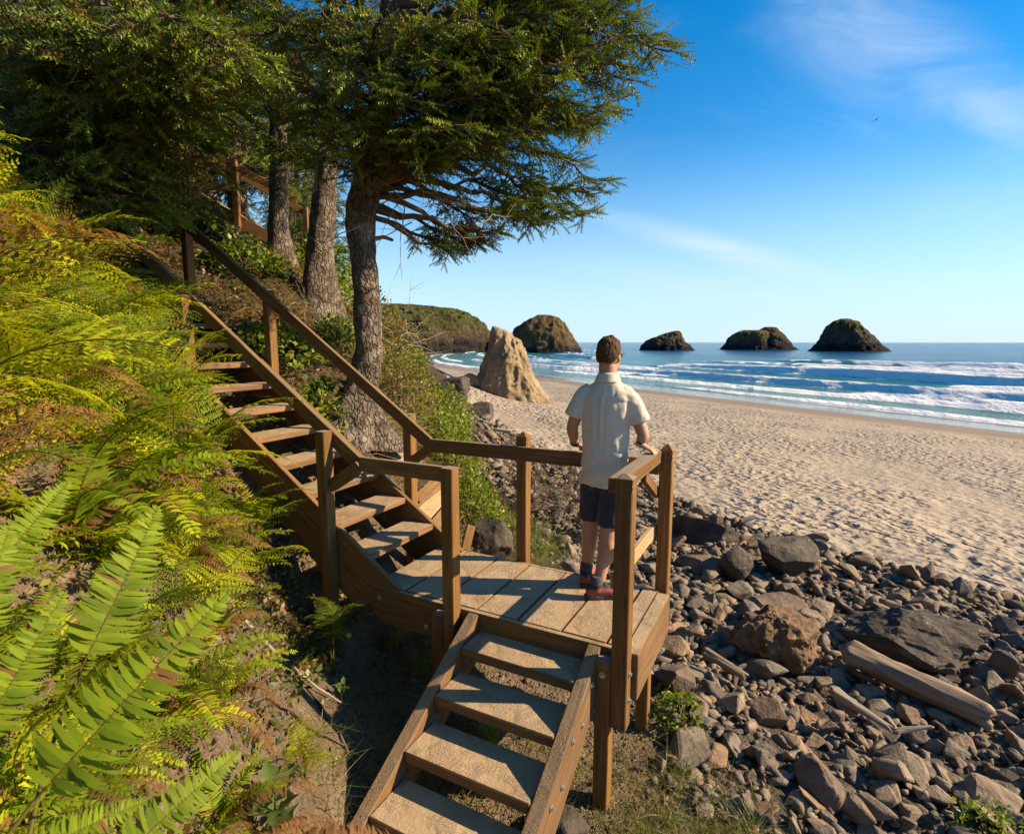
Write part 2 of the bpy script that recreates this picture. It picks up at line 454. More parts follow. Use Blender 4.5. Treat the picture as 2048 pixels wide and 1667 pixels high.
# ------------------------------------------------------------------ lie of the land
SEA_Z = -3.73
SH0 = np.array([33.2, 35.3]); SHT = np.array([-0.452, 0.892]); SHN = np.array([0.892, 0.452])
def shore_off(s): return 24.0 * np.clip((s - 85) / 110.0, 0, 1.6) ** 2
def shore_D(x, y):
    dx, dy = x - SH0[0], y - SH0[1]
    s = dx * SHT[0] + dy * SHT[1]
    return dx * SHN[0] + dy * SHN[1] - shore_off(s), s
def beach_z(x, y):
    D, s = shore_D(x, y)
    return np.where(D > 0, SEA_Z - 0.05 * D, np.maximum(SEA_Z - 0.061 * D, SEA_Z)) 
CP = [  # x, y, z of the bank
    (0, 0, -0.35), (1.2, 0, -1.0), (3, 0, -1.2), (6, 0, -1.35), (-0.7, 0.5, 0.15), (-1.5, 0.5, 0.85), (-3, 0.3, 2.5), (0, -3, 0.2), (-3, -3, 2.2), (3, -3, -0.9), (-8, -3, 5.5), (-8, 1, 5.6),
    (-0.55, 2.1, -0.92), (0.3, 2.0, -1.02), (-0.1, 3.0, -0.88), (0.6, 3.0, -0.97), (1.4, 3.0, -1.15), (2.5, 2.6, -1.22), (4, 2.6, -1.3),
    (-0.95, 2.3, -0.50), (-1.25, 3.3, -0.45), (-1.38, 4.0, -0.48), (-1.75, 2.0, 0.90), (-1.45, 2.5, 0.40), (-1.95, 3.2, 0.55), (-2.35, 4.0, 0.88), (-3.2, 2.6, 2.5), (-2.6, 1.3, 2.25), (-3.5, 4.1, 2.2), (-2.75, 3.3, 1.62), (-5, 3, 3.2), (-5, 5.2, 2.9),
    (-1.53, 4.63, 0.15), (-2.42, 5.09, 0.85), (-3.75, 5.79, 1.8), (-5.5, 6.7, 3.1), (-7.5, 7.6, 4.4), (-10, 9, 6.2),
    (-0.4, 4.05, -0.72), (-0.9, 4.5, -0.5), (0.87, 3.85, -1.0), (1.6, 4.0, -1.1), (0.3, 4.8, -0.92),
    (-1.6, 5.85, 0.72), (-0.9, 6.0, -0.1), (-0.35, 6.2, -0.75), (0.6, 6.2, -1.05), (-1.6, 7.6, 0.6), (-0.75, 7.8, -0.45), (0.1, 8.5, -1.05),
    (-2.5, 7.0, 1.7), (-3.0, 8.5, 2.35), (-3.9, 9.2, 3.2), (-5, 10, 3.75), (-2.3, 9.5, 1.5), (-1.45, 9.6, 0.1), (-0.9, 11, -0.95), (-2.6, 13, 0.9), (-1.7, 15, -1.15), (-4.5, 15, 2.6), (-6, 12, 4.3),
    (-3.2, 24, -1.35), (-6.5, 22, 2.2), (-9, 30, 3.2), (-6.8, 45, -1.7), (-12, 45, 3), (-16, 80, -1.5), (-24, 80, 4), (-12, 15, 8), (-20, 14, 14), (-22, 40, 12), (-30, 25, 18), (-40, 80, 16), (-12, 3, 8), (-25, 0, 15), (-40, 5, 20), (-20, -15, 12), (-60, 40, 24), (-8, -12, 4.5), (0, -15, 0.5), (-80, 100, 24),
]
for (bx_, by_) in [(2.2, 7), (4, 5), (6, 4), (8, 3), (1.5, 10), (3.5, 9), (6, 7), (0.5, 13), (3, 13), (7, 10), (0, 18), (2, 22), (6, 18), (12, 6), (12, 0), (10, -8), (-1, 28), (4, 30), (14, 14), (-4, 45), (2, 50), (-12, 80), (-4, 80), (12, 35), (20, 12), (22, -6), (40, -20)]:
    CP.append((bx_, by_, float(max(min(beach_z(bx_, by_), -1.32), -3.6))))
CP = np.array(CP, float)
def _phi(a, b):
    d2 = ((a[:, None, :] - b[None, :, :]) ** 2).sum(-1)
    return np.sqrt(d2 + 0.35 ** 2)
_A = np.zeros((len(CP) + 1, len(CP) + 1)); _A[:-1, :-1] = _phi(CP[:, :2], CP[:, :2]) + 0.02 * np.eye(len(CP)) * -1; _A[-1, :-1] = 1; _A[:-1, -1] = 1
_w = np.linalg.solve(_A, np.append(CP[:, 2], 0))
def gz(x, y):
    """height of the ground"""
    x = np.atleast_1d(np.asarray(x, float)); y = np.atleast_1d(np.asarray(y, float))
    P = np.stack([x, y], 1); z = np.zeros(len(P))
    for i in range(0, len(P), 40000):
        z[i:i + 40000] = _phi(P[i:i + 40000], CP[:, :2]) @ _w[:-1] + _w[-1]
    D, s = shore_D(x, y)
    b = beach_z(x, y)
    k = sstep(-33, -20, D)
    z = z * (1 - k) + b * k
    r = np.hypot(x, y)
    kf = sstep(110, 170, r)
    hill = np.where(D < -45, np.clip((-D - 45) * 0.4, 0, 22), 0)
    z = z * (1 - kf) + (b.clip(-40, -1.5) + hill) * kf
    return z
def gz1(x, y): return float(gz(x, y)[0])
def sandiness(x, y):
    """1 on the open beach, 0 on bank and rubble"""
    # edge of the rubble, from the far bank toe to the right of the deck
    ex = np.array([-60, -16, -6.5, -3.4, -1.6, 0.0, 1.15, 2.4, 3.9, 5.2, 6.4, 9.0, 14.0])
    ey = np.array([140, 78, 44, 30, 23, 19.5, 16.6, 13.0, 10.3, 8.2, 6.6, 4.6, 2.0])
    e = np.interp(x, ex, ey)
    nn = fbm(np.stack([x * 0.9, y * 0.9, x * 0], 1), 3, 5)
    sl = np.clip((y - e) * 0.75 + nn * 0.7, -2, 2)
    return sstep(-0.35, 0.35, sl)

# ------------------------------------------------------------------ ground
def build_ground():
    ang = np.concatenate([np.linspace(-180, -62, 60, endpoint=False), np.linspace(-62, 62, 370, endpoint=False), np.linspace(62, 180, 60, endpoint=False)])
    ang = np.radians(ang)
    rad = np.concatenate([[0.02], np.geomspace(0.3, 420, 370)])
    rr, aa = np.meshgrid(rad, ang, indexing='ij')
    x = (rr * np.sin(aa)).ravel(); y = (rr * np.cos(aa)).ravel()
    z = gz(x, y)
    sand = sandiness(x, y)
    D, s = shore_D(x, y)
    n1 = fbm(np.stack([x * 1.3, y * 1.3, 0 * x], 1), 4, 3); n2 = fbm(np.stack([x * 5, y * 5, 0 * x], 1), 3, 9)
    r = np.hypot(x, y)
    near = 1 - sstep(15, 60, r)
    z += (1 - sand) * near * (0.10 * n1 + 0.035 * n2)
    dry = sand * (1 - sstep(-9, -3, D))
    n3 = fbm(np.stack([x * 2.6, y * 2.6, 0 * x], 1), 2, 21)
    z += dry * (0.045 * n3 * (1 - sstep(10, 45, r)) + 0.10 * fbm(np.stack([x * 0.25, y * 0.25, 0 * x], 1), 2, 31))
    wet = sstep(-15, -3.0, D) * sand
    beach_h = beach_z(x, y)
    hillness = sstep(0.25, 1.2, gz(x, y) - np.maximum(beach_h, -1.5) - 0.9)
    duff = np.clip(sstep(5.0, 7.5, y - x * 0.2) * (1 - sand) + sstep(2.2, 3.0, z), 0, 1)
    grav = (1 - sand) * sstep(0.1, 1.2, x + 0.12 * (y - 3) - 0.75 + 0.5 * n1) * (y > 1.0)
    me = fast_mesh('ground', np.stack([x, y, z], 1), grid_faces(len(rad), len(ang), True), dict(sand=sand, wet=wet, duff=duff, gravel=np.clip(grav, 0, 1)), True)
    me.materials.append(EARTH); me.materials.append(SAND)
    fs = grid_faces(len(rad), len(ang), True)
    me.polygons.foreach_set('material_index', (sand[fs].mean(1) > 0.5).astype(np.int32))
    tag(link('ground', me), kind='structure')
build_ground()
def lump(x, y):
    """height of the ground with its small lumps"""
    x = np.atleast_1d(np.asarray(x, float)); y = np.atleast_1d(np.asarray(y, float))
    z = gz(x, y); sand = sandiness(x, y)
    n1 = fbm(np.stack([x * 1.3, y * 1.3, 0 * x], 1), 4, 3); n2 = fbm(np.stack([x * 5, y * 5, 0 * x], 1), 3, 9)
    return z + (1 - sand) * (1 - sstep(15, 60, np.hypot(x, y))) * (0.10 * n1 + 0.035 * n2)
def lump1(x, y): return float(lump(x, y)[0])

# ------------------------------------------------------------------ sea
def build_sea():
    Dg = np.concatenate([np.arange(-2.5, 130, 0.45), np.geomspace(130, 9000, 70)])
    Sg = np.concatenate([-np.geomspace(6000, 110, 16), np.arange(-100, 330, 1.7), np.geomspace(335, 9000, 30)])
    D, S = np.meshgrid(Dg, Sg, indexing='ij')
    D = D.ravel(); S = S.ravel()
    rs = np.random.default_rng(12)
    h = np.zeros_like(D); foam = np.zeros_like(D); thin = np.zeros_like(D)
    # swell
    wob = 9 * fbm(np.stack([S * 0.018, D * 0.01, 0 * S], 1), 3, 41)
    h += sstep(6, 60, D) * 0.22 * np.sin((D + wob) * 2 * math.pi / 21.0)
    # breakers: (distance out, centre along shore, half length, height, broken)
    br = []
    for d0 in (3.2, 7.5, 13, 20, 29, 40, 54, 72, 95):
        s = -70 + rs.uniform(0, 40)
        while s < 300:
            L = rs.uniform(20, 52) * (1 + d0 / 90)
            br.append((d0 + rs.uniform(-1.6, 1.6) * (1 + d0 / 30), s + L, L, (0.22 + min(d0, 40) * 0.021) * rs.uniform(0.75, 1.35), rs.uniform(0.35, 1) * (1.0 if d0 < 62 else 0.45)))
            s += 2 * L + rs.uniform(12, 60) * (1 + d0 / 55)
    for (d0, s0, L, a, bk) in br:
        m = np.abs(S - s0) < L * 1.3
        d, s = D[m], S[m]
        q = d - d0 - 1.1 * fbm(np.stack([s * 0.10, np.full_like(s, d0), 0 * s], 1), 3, 51) * (1 + d0 / 40) - 0.00035 * (s - s0) ** 2
        env = np.clip(1 - ((s - s0) / L) ** 2, 0, 1) ** 0.7
        w = 0.55 + d0 * 0.028
        prof = np.where(q < 0, np.exp(-(q / (0.55 * w)) ** 2), np.exp(-(q / (1.9 * w)) ** 2))
        h[m] += a * env * prof
        fn = fbm(np.stack([s * 0.35, d * 0.9, 0 * s + d0], 1), 3, 61)
        crest = np.where(q < 0, np.exp(-(q / (1.15 * w)) ** 2), np.exp(-(q / (0.8 * w)) ** 2))
        brk = sstep(0.05, 0.4, env * bk + 0.35 * fn)
        foam[m] = np.maximum(foam[m], crest * brk * (0.75 + 0.4 * bk))
        trail = np.where(q > 0, np.exp(-q / (3.2 * w)), 0) * env * bk
        thin[m] = np.maximum(thin[m], trail * 0.30)
    h += foam * 0.16 * (0.5 + 0.5 * fbm(np.stack([S * 0.9, D * 2, 0 * S], 1), 3, 71))
    edge = np.exp(-((D - 0.4 - 1.2 * fbm(np.stack([S * 0.07, 0 * S, 0 * S], 1), 3, 81)) / 0.35) ** 2)
    foam = np.maximum(foam, edge * 0.55)
    thin = np.maximum(thin, 0.20 * (1 - sstep(2, 40, D)))
    h *= sstep(-0.5, 4.0, D)
    P2 = SH0 + np.outer(S, SHT) + np.outer(D + shore_off(S), SHN)
    V = np.stack([P2[:, 0], P2[:, 1], SEA_Z + 0.02 + h], 1)
    me = fast_mesh('sea', V, grid_faces(len(Dg), len(Sg)), dict(foam=foam, thin=thin, depth=np.clip(D / 140, 0, 1), lift=np.clip(h, 0, 2)), True)
    t = NT('sea_water'); P = t.pos()
    dep = t.attr('depth'); fo = t.attr('foam'); th = t.attr('thin'); lf = t.attr('lift')
    c = t.ramp(dep, [(0.0, (0.15, 0.19, 0.18)), (0.05, (0.07, 0.20, 0.19)), (0.25, (0.022, 0.165, 0.18)), (0.7, (0.008, 0.105, 0.165)), (1.0, (0.004, 0.055, 0.135))])
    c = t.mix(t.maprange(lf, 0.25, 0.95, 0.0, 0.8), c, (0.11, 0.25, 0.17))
    lace = t.noise(t.mapping(P, rot=(0, 0, 0.47), scale=(1.0, 0.45, 1)), 1.6, 6, 0.72)
    lace2 = t.noise(P, 7.0, 4, 0.7)
    f1 = t.maprange(t.math('ADD', fo, t.math('MULTIPLY', t.math('SUBTRACT', lace2, 0.5), 0.9)), 0.30, 0.55)
    f2 = t.maprange(t.math('ADD', th, t.math('MULTIPLY', t.math('SUBTRACT', lace, 0.5), 1.5)), 0.42, 0.66, 0.0, 0.75)
    f = t.math('MAXIMUM', f1, f2)
    c = t.mix(f, c, (0.80, 0.82, 0.82))
    b0 = t.bump(t.noise(t.mapping(P, rot=(0, 0, 0.47), scale=(1, 0.35, 1)), 0.10, 4, 0.6), 1.0, 2.4)
    b = t.bump(t.noise(t.mapping(P, rot=(0, 0, 0.47), scale=(1, 0.5, 1)), 0.9, 6, 0.68), 1.0, 0.7, b0)
    t.set(Base_Color=c, Roughness=t.math('ADD', 0.16, t.math('MULTIPLY', f, 0.6)), IOR=1.33, Specular_IOR_Level=0.32, Normal=b)
    tag(link('sea', me, t.m), kind='structure')
build_sea()

# ------------------------------------------------------------------ sea stacks, headland, spire
def build_stack(name, label, cat, cx, cy, prof, depth, mats, noise=1.0, ns=6.0, nl=70, na=120, seed=0, sink=0.06, facing=None, ridged=1.0, z0=SEA_Z, parts=False):
    """prof: (height, left, right) of the outline in metres, seen from the camera's side"""
    prof = np.array(prof, float)
    H = prof[-1, 0]
    tt = np.linspace(0, 1, nl) ** 0.9
    hz = prof[0, 0] + (H - prof[0, 0]) * tt
    L = np.interp(hz, prof[:, 0], prof[:, 1]); Rr = np.interp(hz, prof[:, 0], prof[:, 2])
    an = np.linspace(0, 2 * math.pi, na, endpoint=False)
    d = math.atan2(cx, cy) if facing is None else facing
    ex = np.array([math.cos(d), -math.sin(d)]); ey = np.array([math.sin(d), math.cos(d)])
    V = np.zeros((nl, na, 3))
    for i in range(nl):
        c = (L[i] + Rr[i]) / 2; w = (Rr[i] - L[i]) / 2
        ca = np.sign(np.cos(an)) * np.abs(np.cos(an)) ** 0.85; sa = np.sign(np.sin(an)) * np.abs(np.sin(an)) ** 0.85
        dd = depth * (w / max(1e-3, (Rr[0] - L[0]) / 2)) ** 0.8
        lx = c + w * ca; ly = dd * sa
        V[i, :, 0] = cx + lx * ex[0] + ly * ey[0]; V[i, :, 1] = cy + lx * ex[1] + ly * ey[1]; V[i, :, 2] = z0 + hz[i]
    V = V.reshape(-1, 3)
    q = V.copy(); q[:, 2] *= 0.55
    n = fbm(q / ns, 5, seed, 0.55)
    rg = 1 - np.abs(fbm(q / (ns * 0.55) * np.array([1, 1, 0.5]), 4, seed + 9)) * 2
    cen = np.array([cx, cy])
    dirv = V[:, :2] - cen; ln = np.linalg.norm(dirv, axis=1)[:, None] + 1e-6; dirv = dirv / ln
    fade = np.repeat(1 - 0.75 * sstep(0.9, 1.0, tt), na)
    amp = noise * ns * 0.20 * fade
    V[:, :2] += dirv * ((n + 0.45 * ridged * (rg - 0.4)) * amp)[:, None]
    V[:, :2] += dirv * (fbm(V / (ns * 0.22) * np.array([1, 1, 0.7]), 3, seed + 15, 0.6) * amp * 0.45)[:, None]
    V[:, 2] += fbm(V / (ns * 0.5), 3, seed + 3) * noise * ns * 0.06 * np.repeat(sstep(0.05, 0.3, tt), na)
    top = np.array([[V[-na:, 0].mean(), V[-na:, 1].mean(), V[-na:, 2].max()]])
    V = np.concatenate([V, top])
    F = grid_faces(nl, na, True)
    k = (nl - 1) * na + np.arange(na)
    F3 = np.stack([k, np.roll(k, -1), np.full(na, len(V) - 1)], 1)
    hh = (V[:, 2] - z0) / H
    col = mats[1](V, hh)
    me = fast_mesh(name, V, [F, F3], dict(col=col), True)
    return tag(link(name, me, mats[0]), label, cat)
def m_stack():
    t = NT('basalt_stack'); P = t.pos()
    c = t.attr('col', True)
    n = t.noise(t.mapping(P, scale=(1, 1, 0.35)), 0.42, 6, 0.72)
    c = t.mix(1.0, c, t.ramp(n, [(0.32, (0.30, 0.30, 0.33)), (0.5, (1, 1, 1)), (0.70, (1.9, 1.75, 1.5))]), 'MULTIPLY')
    t.set(Base_Color=c, Roughness=0.9, Normal=t.bump(n, 1.0, 4.5), Specular_IOR_Level=0.15)
    return t.m
STACK = m_stack()
def col_stack(seed, grass=(0.115, 0.085, 0.035), rock=(0.062, 0.053, 0.043), dark=(0.020, 0.019, 0.019), g0=0.55, green=0.0, d1=0.30):
    def f(V, hh):
        n = fbm(V / 5.0, 4, seed); n2 = fbm(V / 13.0, 3, seed + 4)
        k = sstep(g0 - 0.18, g0 + 0.22, hh + 0.24 * n)[:, None]
        g = np.array(grass)[None] * (1 + 0.5 * n2[:, None]) + green * np.array([-0.03, 0.012, -0.01])[None] * sstep(-0.2, 0.4, n2)[:, None]
        c = np.array(rock)[None] * (1 - k) + g * k
        d = sstep(d1, d1 - 0.22, hh + 0.12 * n)[:, None]
        return np.clip(c * (1 - d) + np.array(dark)[None] * d, 0.008, 1)
    return f
def stack_px(name, label, cx_px, base_y, outline, depth, **k):
    """outline: (y, left x, right x) of the photograph, top last"""
    Y = FPX * (CAM_H - SEA_Z) / (base_y - 684.0)
    X = (cx_px - 1024) / FPX * Y; sc = Y / FPX * math.hypot(1, (cx_px - 1024) / FPX) ** 0.0
    prof = [((base_y - y) * sc, (l - cx_px) * sc, (r - cx_px) * sc) for (y, l, r) in outline]
    prof.insert(0, (-1.5, prof[0][1] * 1.03, prof[0][2] * 1.03))
    return build_stack(name, label, 'sea stack', X, Y, prof, depth, **k)
stack_px('sea_stack', 'tall dome shaped sea stack, rightmost rock standing in the sea', 1690, 702, [(702, 1621, 1760), (694, 1630, 1752), (680, 1641, 1738), (665, 1646, 1724), (655, 1650, 1714), (645, 1660, 1704), (638, 1674, 1690)], 17, mats=(STACK, col_stack(1, d1=0.34)), seed=11, ns=7, noise=1.5, ridged=1.5)
tw_ = stack_px('sea_stack', 'long low twin humped sea stack, second rock from the right', 1513, 699, [(699, 1475, 1586), (691, 1486, 1573), (680, 1497, 1563), (668, 1505, 1554), (660, 1513, 1548), (655, 1521, 1543)], 13, mats=(STACK, col_stack(2, d1=0.4)), seed=23, ns=7, noise=1.4, ridged=1.5)
hp_ = stack_px('hump', None, 1480, 699.02, [(699, 1440, 1535), (690, 1447, 1530), (676, 1455, 1530), (669, 1462, 1528), (664, 1471, 1526), (661, 1480, 1520)], 11, mats=(STACK, col_stack(7, d1=0.4)), seed=29, ns=7, noise=1.2, ridged=1.5)
hp_.parent = tw_
del hp_['category']
stack_px('sea_stack', 'small wedge shaped sea stack just right of the man’s head'.replace('’', "'"), 1330, 700, [(700, 1279, 1382), (690, 1285, 1373), (682, 1292, 1362), (674, 1308, 1358), (668, 1324, 1356), (662, 1344, 1354)], 11, mats=(STACK, col_stack(3, d1=0.36)), seed=31, ns=6, noise=1.5, ridged=1.5)
stack_px('sea_stack', 'brown rounded sea stack rising behind the sandstone spire', 1095, 704, [(704, 1008, 1162), (690, 1016, 1154), (672, 1024, 1144), (655, 1035, 1134), (644, 1050, 1124), (636, 1066, 1112), (631, 1074, 1098)], 15, mats=(STACK, col_stack(4, grass=(0.15, 0.10, 0.045), rock=(0.105, 0.078, 0.05), g0=0.35, d1=0.24)), seed=47, ns=6, noise=1.5, ridged=1.5)
# the green headland at the end of the beach
_Y = 285.0; _sc = _Y / FPX; _cx = (700 - 1024) * _sc
hd = build_stack('headland', 'green topped cliff headland at the far end of the beach', 'headland', _cx, _Y + 25, [(-2, -70, 282 * _sc), (0, -70, 280 * _sc), (8, -68, 272 * _sc), (14, -66, 262 * _sc), (18, -64, 246 * _sc), (21.0, -60, 224 * _sc), (23.6, -50, 196 * _sc), (25.5, -30, 120 * _sc)], 42, (STACK, col_stack(5, grass=(0.085, 0.080, 0.024), rock=(0.095, 0.070, 0.042), dark=(0.030, 0.028, 0.028), g0=0.5, green=0.5, d1=0.36)), seed=59, noise=2.3, ridged=2.0, ns=7.5, nl=90, na=220, facing=0.0)
# sandstone spire on the sand
_Y = 33.5; _sc = _Y / FPX * 0.93
def col_sandstone(V, hh): return np.ones((len(V), 3))
sp = build_stack('rock_spire', 'pointed tan sandstone spire standing on the beach', 'rock', (1026 - 1024) * _sc, _Y, [(-0.6, -78 * _sc, 82 * _sc)] + [(h_ * _sc, l_ * _sc, r_ * _sc) for (h_, l_, r_) in ((0, -75, 78), (6, -72, 74), (20, -73, 60), (31, -75, 51), (38, -75, 45), (52, -71, 39), (66, -64, 34), (76, -63, 32), (89, -61, 28), (105, -52, 24), (128, -45, 11), (145, -45, -5), (152, -44, -18), (156, -44, -30), (158, -43, -40))], 1.9, (SANDSTONE, col_sandstone), seed=71, ns=1.1, nl=110, na=160, z0=gz1(0.2, 33.5) - 0.2, noise=1.35, ridged=1.9, facing=0.0)

# ------------------------------------------------------------------ stairs and landing
def box_mesh(L, Wd, Hh, bev=0.005):
    bm = bmesh.new()
    bmesh.ops.create_cube(bm, size=1.0)
    bmesh.ops.scale(bm, vec=(L, Wd, Hh), verts=bm.verts)
    if bev: bmesh.ops.bevel(bm, geom=list(bm.edges), offset=bev, segments=1, affect='EDGES')
    me = bpy.data.meshes.new('beam'); bm.to_mesh(me); bm.free()
    return me
def beam(name, p0, p1, wd, hh, mat, parent, up=(0, 0, 1), bev=0.005):
    """a board from p0 to p1 (its centre line); hh across up, wd the other way"""
    p0, p1 = Vector(p0), Vector(p1); d = p1 - p0
    M = Matrix.Translation((p0 + p1) / 2) @ frame_x(d, up).to_4x4()
    return link(name, box_mesh(d.length, wd, hh, bev), mat, parent, M)
def plate(name, poly, ext, ex, mat, parent, bev=0.004):
    """a board of polygonal outline (3-D points), pushed out along ext, its grain along ex"""
    o = Vector(poly[0]); Rm = frame_x(ex, Vector(ext).cross(Vector(ex)))
    Ri = Rm.inverted()
    bm = bmesh.new()
    a = [bm.verts.new(Ri @ (Vector(p) - o)) for p in poly]; b = [bm.verts.new(Ri @ (Vector(p) + Vector(ext) - o)) for p in poly]
    n = len(poly)
    bm.faces.new(a); bm.faces.new(b[::-1])
    for i in range(n): bm.faces.new((a[i], b[i], b[(i + 1) % n], a[(i + 1) % n]))
    bmesh.ops.recalc_face_normals(bm, faces=bm.faces)
    if bev: bmesh.ops.bevel(bm, geom=list(bm.edges), offset=bev, segments=1, affect='EDGES')
    me = bpy.data.meshes.new(name); bm.to_mesh(me); bm.free()
    return link(name, me, mat, parent, Matrix.Translation(o) @ Rm.to_4x4())
UV3 = lambda: (Vector((BX[0], BX[1], 0)), Vector((AX[0], AX[1], 0)))
EU, EV = UV3()
def post(name, u0, u1, v0, v1, z0, z1, parent, mat=WOOD, cap=0.0, lean=(0, 0)):
    """an upright post; cap > 0 gives it a pyramid top with two grooves"""
    if not cap:
        c0 = W((u0 + u1) / 2, (v0 + v1) / 2, z0); c1 = W((u0 + u1) / 2 + lean[0], (v0 + v1) / 2 + lean[1], z1)
        return beam(name, c0, c1, abs(v1 - v0), abs(u1 - u0), mat, parent, up=EU)
    hw, hd = (u1 - u0) / 2, (v1 - v0) / 2
    zs = [(0, 1), (0.0, 1)]
    prof = [(0, 1.0), (z1 - z0 - cap - 0.075, 1.0), (z1 - z0 - cap - 0.071, 0.93), (z1 - z0 - cap - 0.065, 0.93), (z1 - z0 - cap - 0.061, 1.0), (z1 - z0 - cap - 0.042, 1.0), (z1 - z0 - cap - 0.038, 0.93), (z1 - z0 - cap - 0.032, 0.93), (z1 - z0 - cap - 0.028, 1.0), (z1 - z0 - cap, 1.0), (z1 - z0 - cap * 0.25, 0.3), (z1 - z0, 0.03)]
    bm = bmesh.new(); rings = []
    for (x, k) in prof:
        rings.append([bm.verts.new((x, a * hd * k, b * hw * k)) for a, b in ((-1, -1), (1, -1), (1, 1), (-1, 1))])
    for r0, r1 in zip(rings, rings[1:]):
        for i in range(4): bm.faces.new((r0[i], r0[(i + 1) % 4], r1[(i + 1) % 4], r1[i]))
    bm.faces.new(rings[0]); bm.faces.new(rings[-1])
    bmesh.ops.recalc_face_normals(bm, faces=bm.faces)
    ed = [e for e in bm.edges if abs(e.verts[0].co.x - e.verts[1].co.x) > 0.3]
    bmesh.ops.bevel(bm, geom=ed, offset=0.006, segments=1, affect='EDGES')
    me = bpy.data.meshes.new(name); bm.to_mesh(me); bm.free()
    M = Matrix.Translation(W((u0 + u1) / 2, (v0 + v1) / 2, z0)) @ frame_x((0, 0, 1), EU).to_4x4()
    return link(name, me, mat, parent, M)
def _bolt():
    bm = bmesh.new()
    for (r0, r1, z0, z1, n) in ((0.019, 0.019, 0, 0.004, 14), (0.011, 0.010, 0.004, 0.014, 6)):
        g = bmesh.ops.create_cone(bm, cap_ends=True, segments=n, radius1=r0, radius2=r1, depth=z1 - z0)
        bmesh.ops.translate(bm, verts=g['verts'], vec=(0, 0, (z0 + z1) / 2))
    me = bpy.data.meshes.new('bolt'); bm.to_mesh(me); bm.free(); me.materials.append(STEEL)
    return me
BOLT = _bolt()
def bolt(p, n, parent): return link('bolt', BOLT, None, parent, Matrix.Translation(Vector(p)) @ Vector(n).to_track_quat('Z', 'Y').to_matrix().to_4x4())

# landing
U0, U1, V0, V1 = -2.70, -0.735, 2.93, 3.81
land = thing('landing', W(-1.7, 3.4, -0.9), 'sandy wooden landing between the two flights, with posts and rails, where the man stands', 'platform')
ju = [-2.70, -2.408, -2.107, -1.818, -1.510, -1.204, -0.916]
for i, (a, b) in enumerate(zip(ju, ju[1:])):
    dz = rng.uniform(-0.002, 0.002)
    beam('plank', W((a + b) / 2, 2.976, -0.021 + dz), W((a + b) / 2, 3.80, -0.021 + dz), b - a - 0.011, 0.042, WOOD_SAND, land, bev=0.005)
beam('plank', W(-0.857, 2.976, -0.021), W(-0.857, 3.80, -0.021), 0.104, 0.042, WOOD_SAND, land)
beam('fascia', W(-0.757, 2.935, -0.146), W(-0.757, 3.80, -0.146), 0.088, 0.285, WOOD_NEW if False else WOOD, land).data.materials[0] = WOOD_SAND
lfas = plate('fascia', [W(-2.70, 2.932, -0.002), W(-0.802, 2.932, -0.002), W(-0.802, 2.932, -0.24), W(-2.10, 2.932, -0.27), W(-2.58, 2.932, -0.27), W(-2.70, 2.932, -0.20)], EV * 0.040, EU, WOOD_DARK, land)
beam('fascia', W(-2.68, 3.825, -0.125), W(-0.80, 3.825, -0.125), 0.040, 0.24, WOOD_DARK, land)
for k in (-2.2, -1.3): beam('joist', W(k, 2.98, -0.14), W(k, 3.80, -0.14), 0.045, 0.19, WOOD_DARK, land)
gzw = lambda u, v: lump1(*W(u, v, 0).xy)
post('post', -2.0, -1.911, 2.842, 2.931, -0.27, 0.972, land)
post('post', -1.965, -1.876, 3.846, 3.935, -0.35, 1.065, land, cap=0.04)
post('post', -0.832, -0.743, 3.846, 3.935, -0.30, 1.065, land, cap=0.045)
pnear = post('post', -0.845, -0.750, 2.838, 2.931, -0.43, 1.062, land, cap=0.022)
post('support_post', -2.090, -2.003, 2.836, 2.929, gzw(-2.05, 2.88) - 0.3, -0.035, land)
psup = post('support_post', -0.938, -0.848, 2.836, 2.928, gzw(-0.9, 2.88) - 0.3, -0.045, land)
post('support_post', -0.91, -0.822, 3.70, 3.79, gzw(-0.86, 3.75) - 0.3, -0.05, land)
post('support_post', -2.5, -2.412, 3.70, 3.79, gzw(-2.45, 3.75) - 0.3, -0.05, land)
beam('rail', W(-2.79, 3.826, 0.888), W(-0.83, 3.826, 0.905), 0.038, 0.112, WOOD_RAIL, land)
beam('rail', W(-2.72, 2.895, 0.917), W(-2.002, 2.895, 0.921), 0.042, 0.100, WOOD_RAIL, land)
beam('rail', W(-0.862, 2.905, 0.978), W(-0.862, 3.844, 0.975), 0.092, 0.085, WOOD_SAND, land).data.materials[0] = WOOD
beam('middle_rail', W(-0.862, 2.90, 0.425), W(-0.862, 3.90, 0.425), 0.036, 0.095, WOOD_NEW, land)
beam('brace', W(-0.852, 3.50, 0.905), W(-0.852, 3.88, 0.70), 0.075, 0.040, WOOD, land, up=EU)
for (uu, vv, zz_) in ((-0.893, 2.834, -0.12),): bolt(W(uu, vv, zz_), -EV, psup)
for vz in ((2.885, -0.10), (2.885, -0.26)): bolt(W(-0.749, vz[0], vz[1]), EU, pnear)
for (uu, zz_) in ((-2.62, -0.08), (-2.2, -0.2)): bolt(W(uu, 2.931, zz_), -EV, lfas)

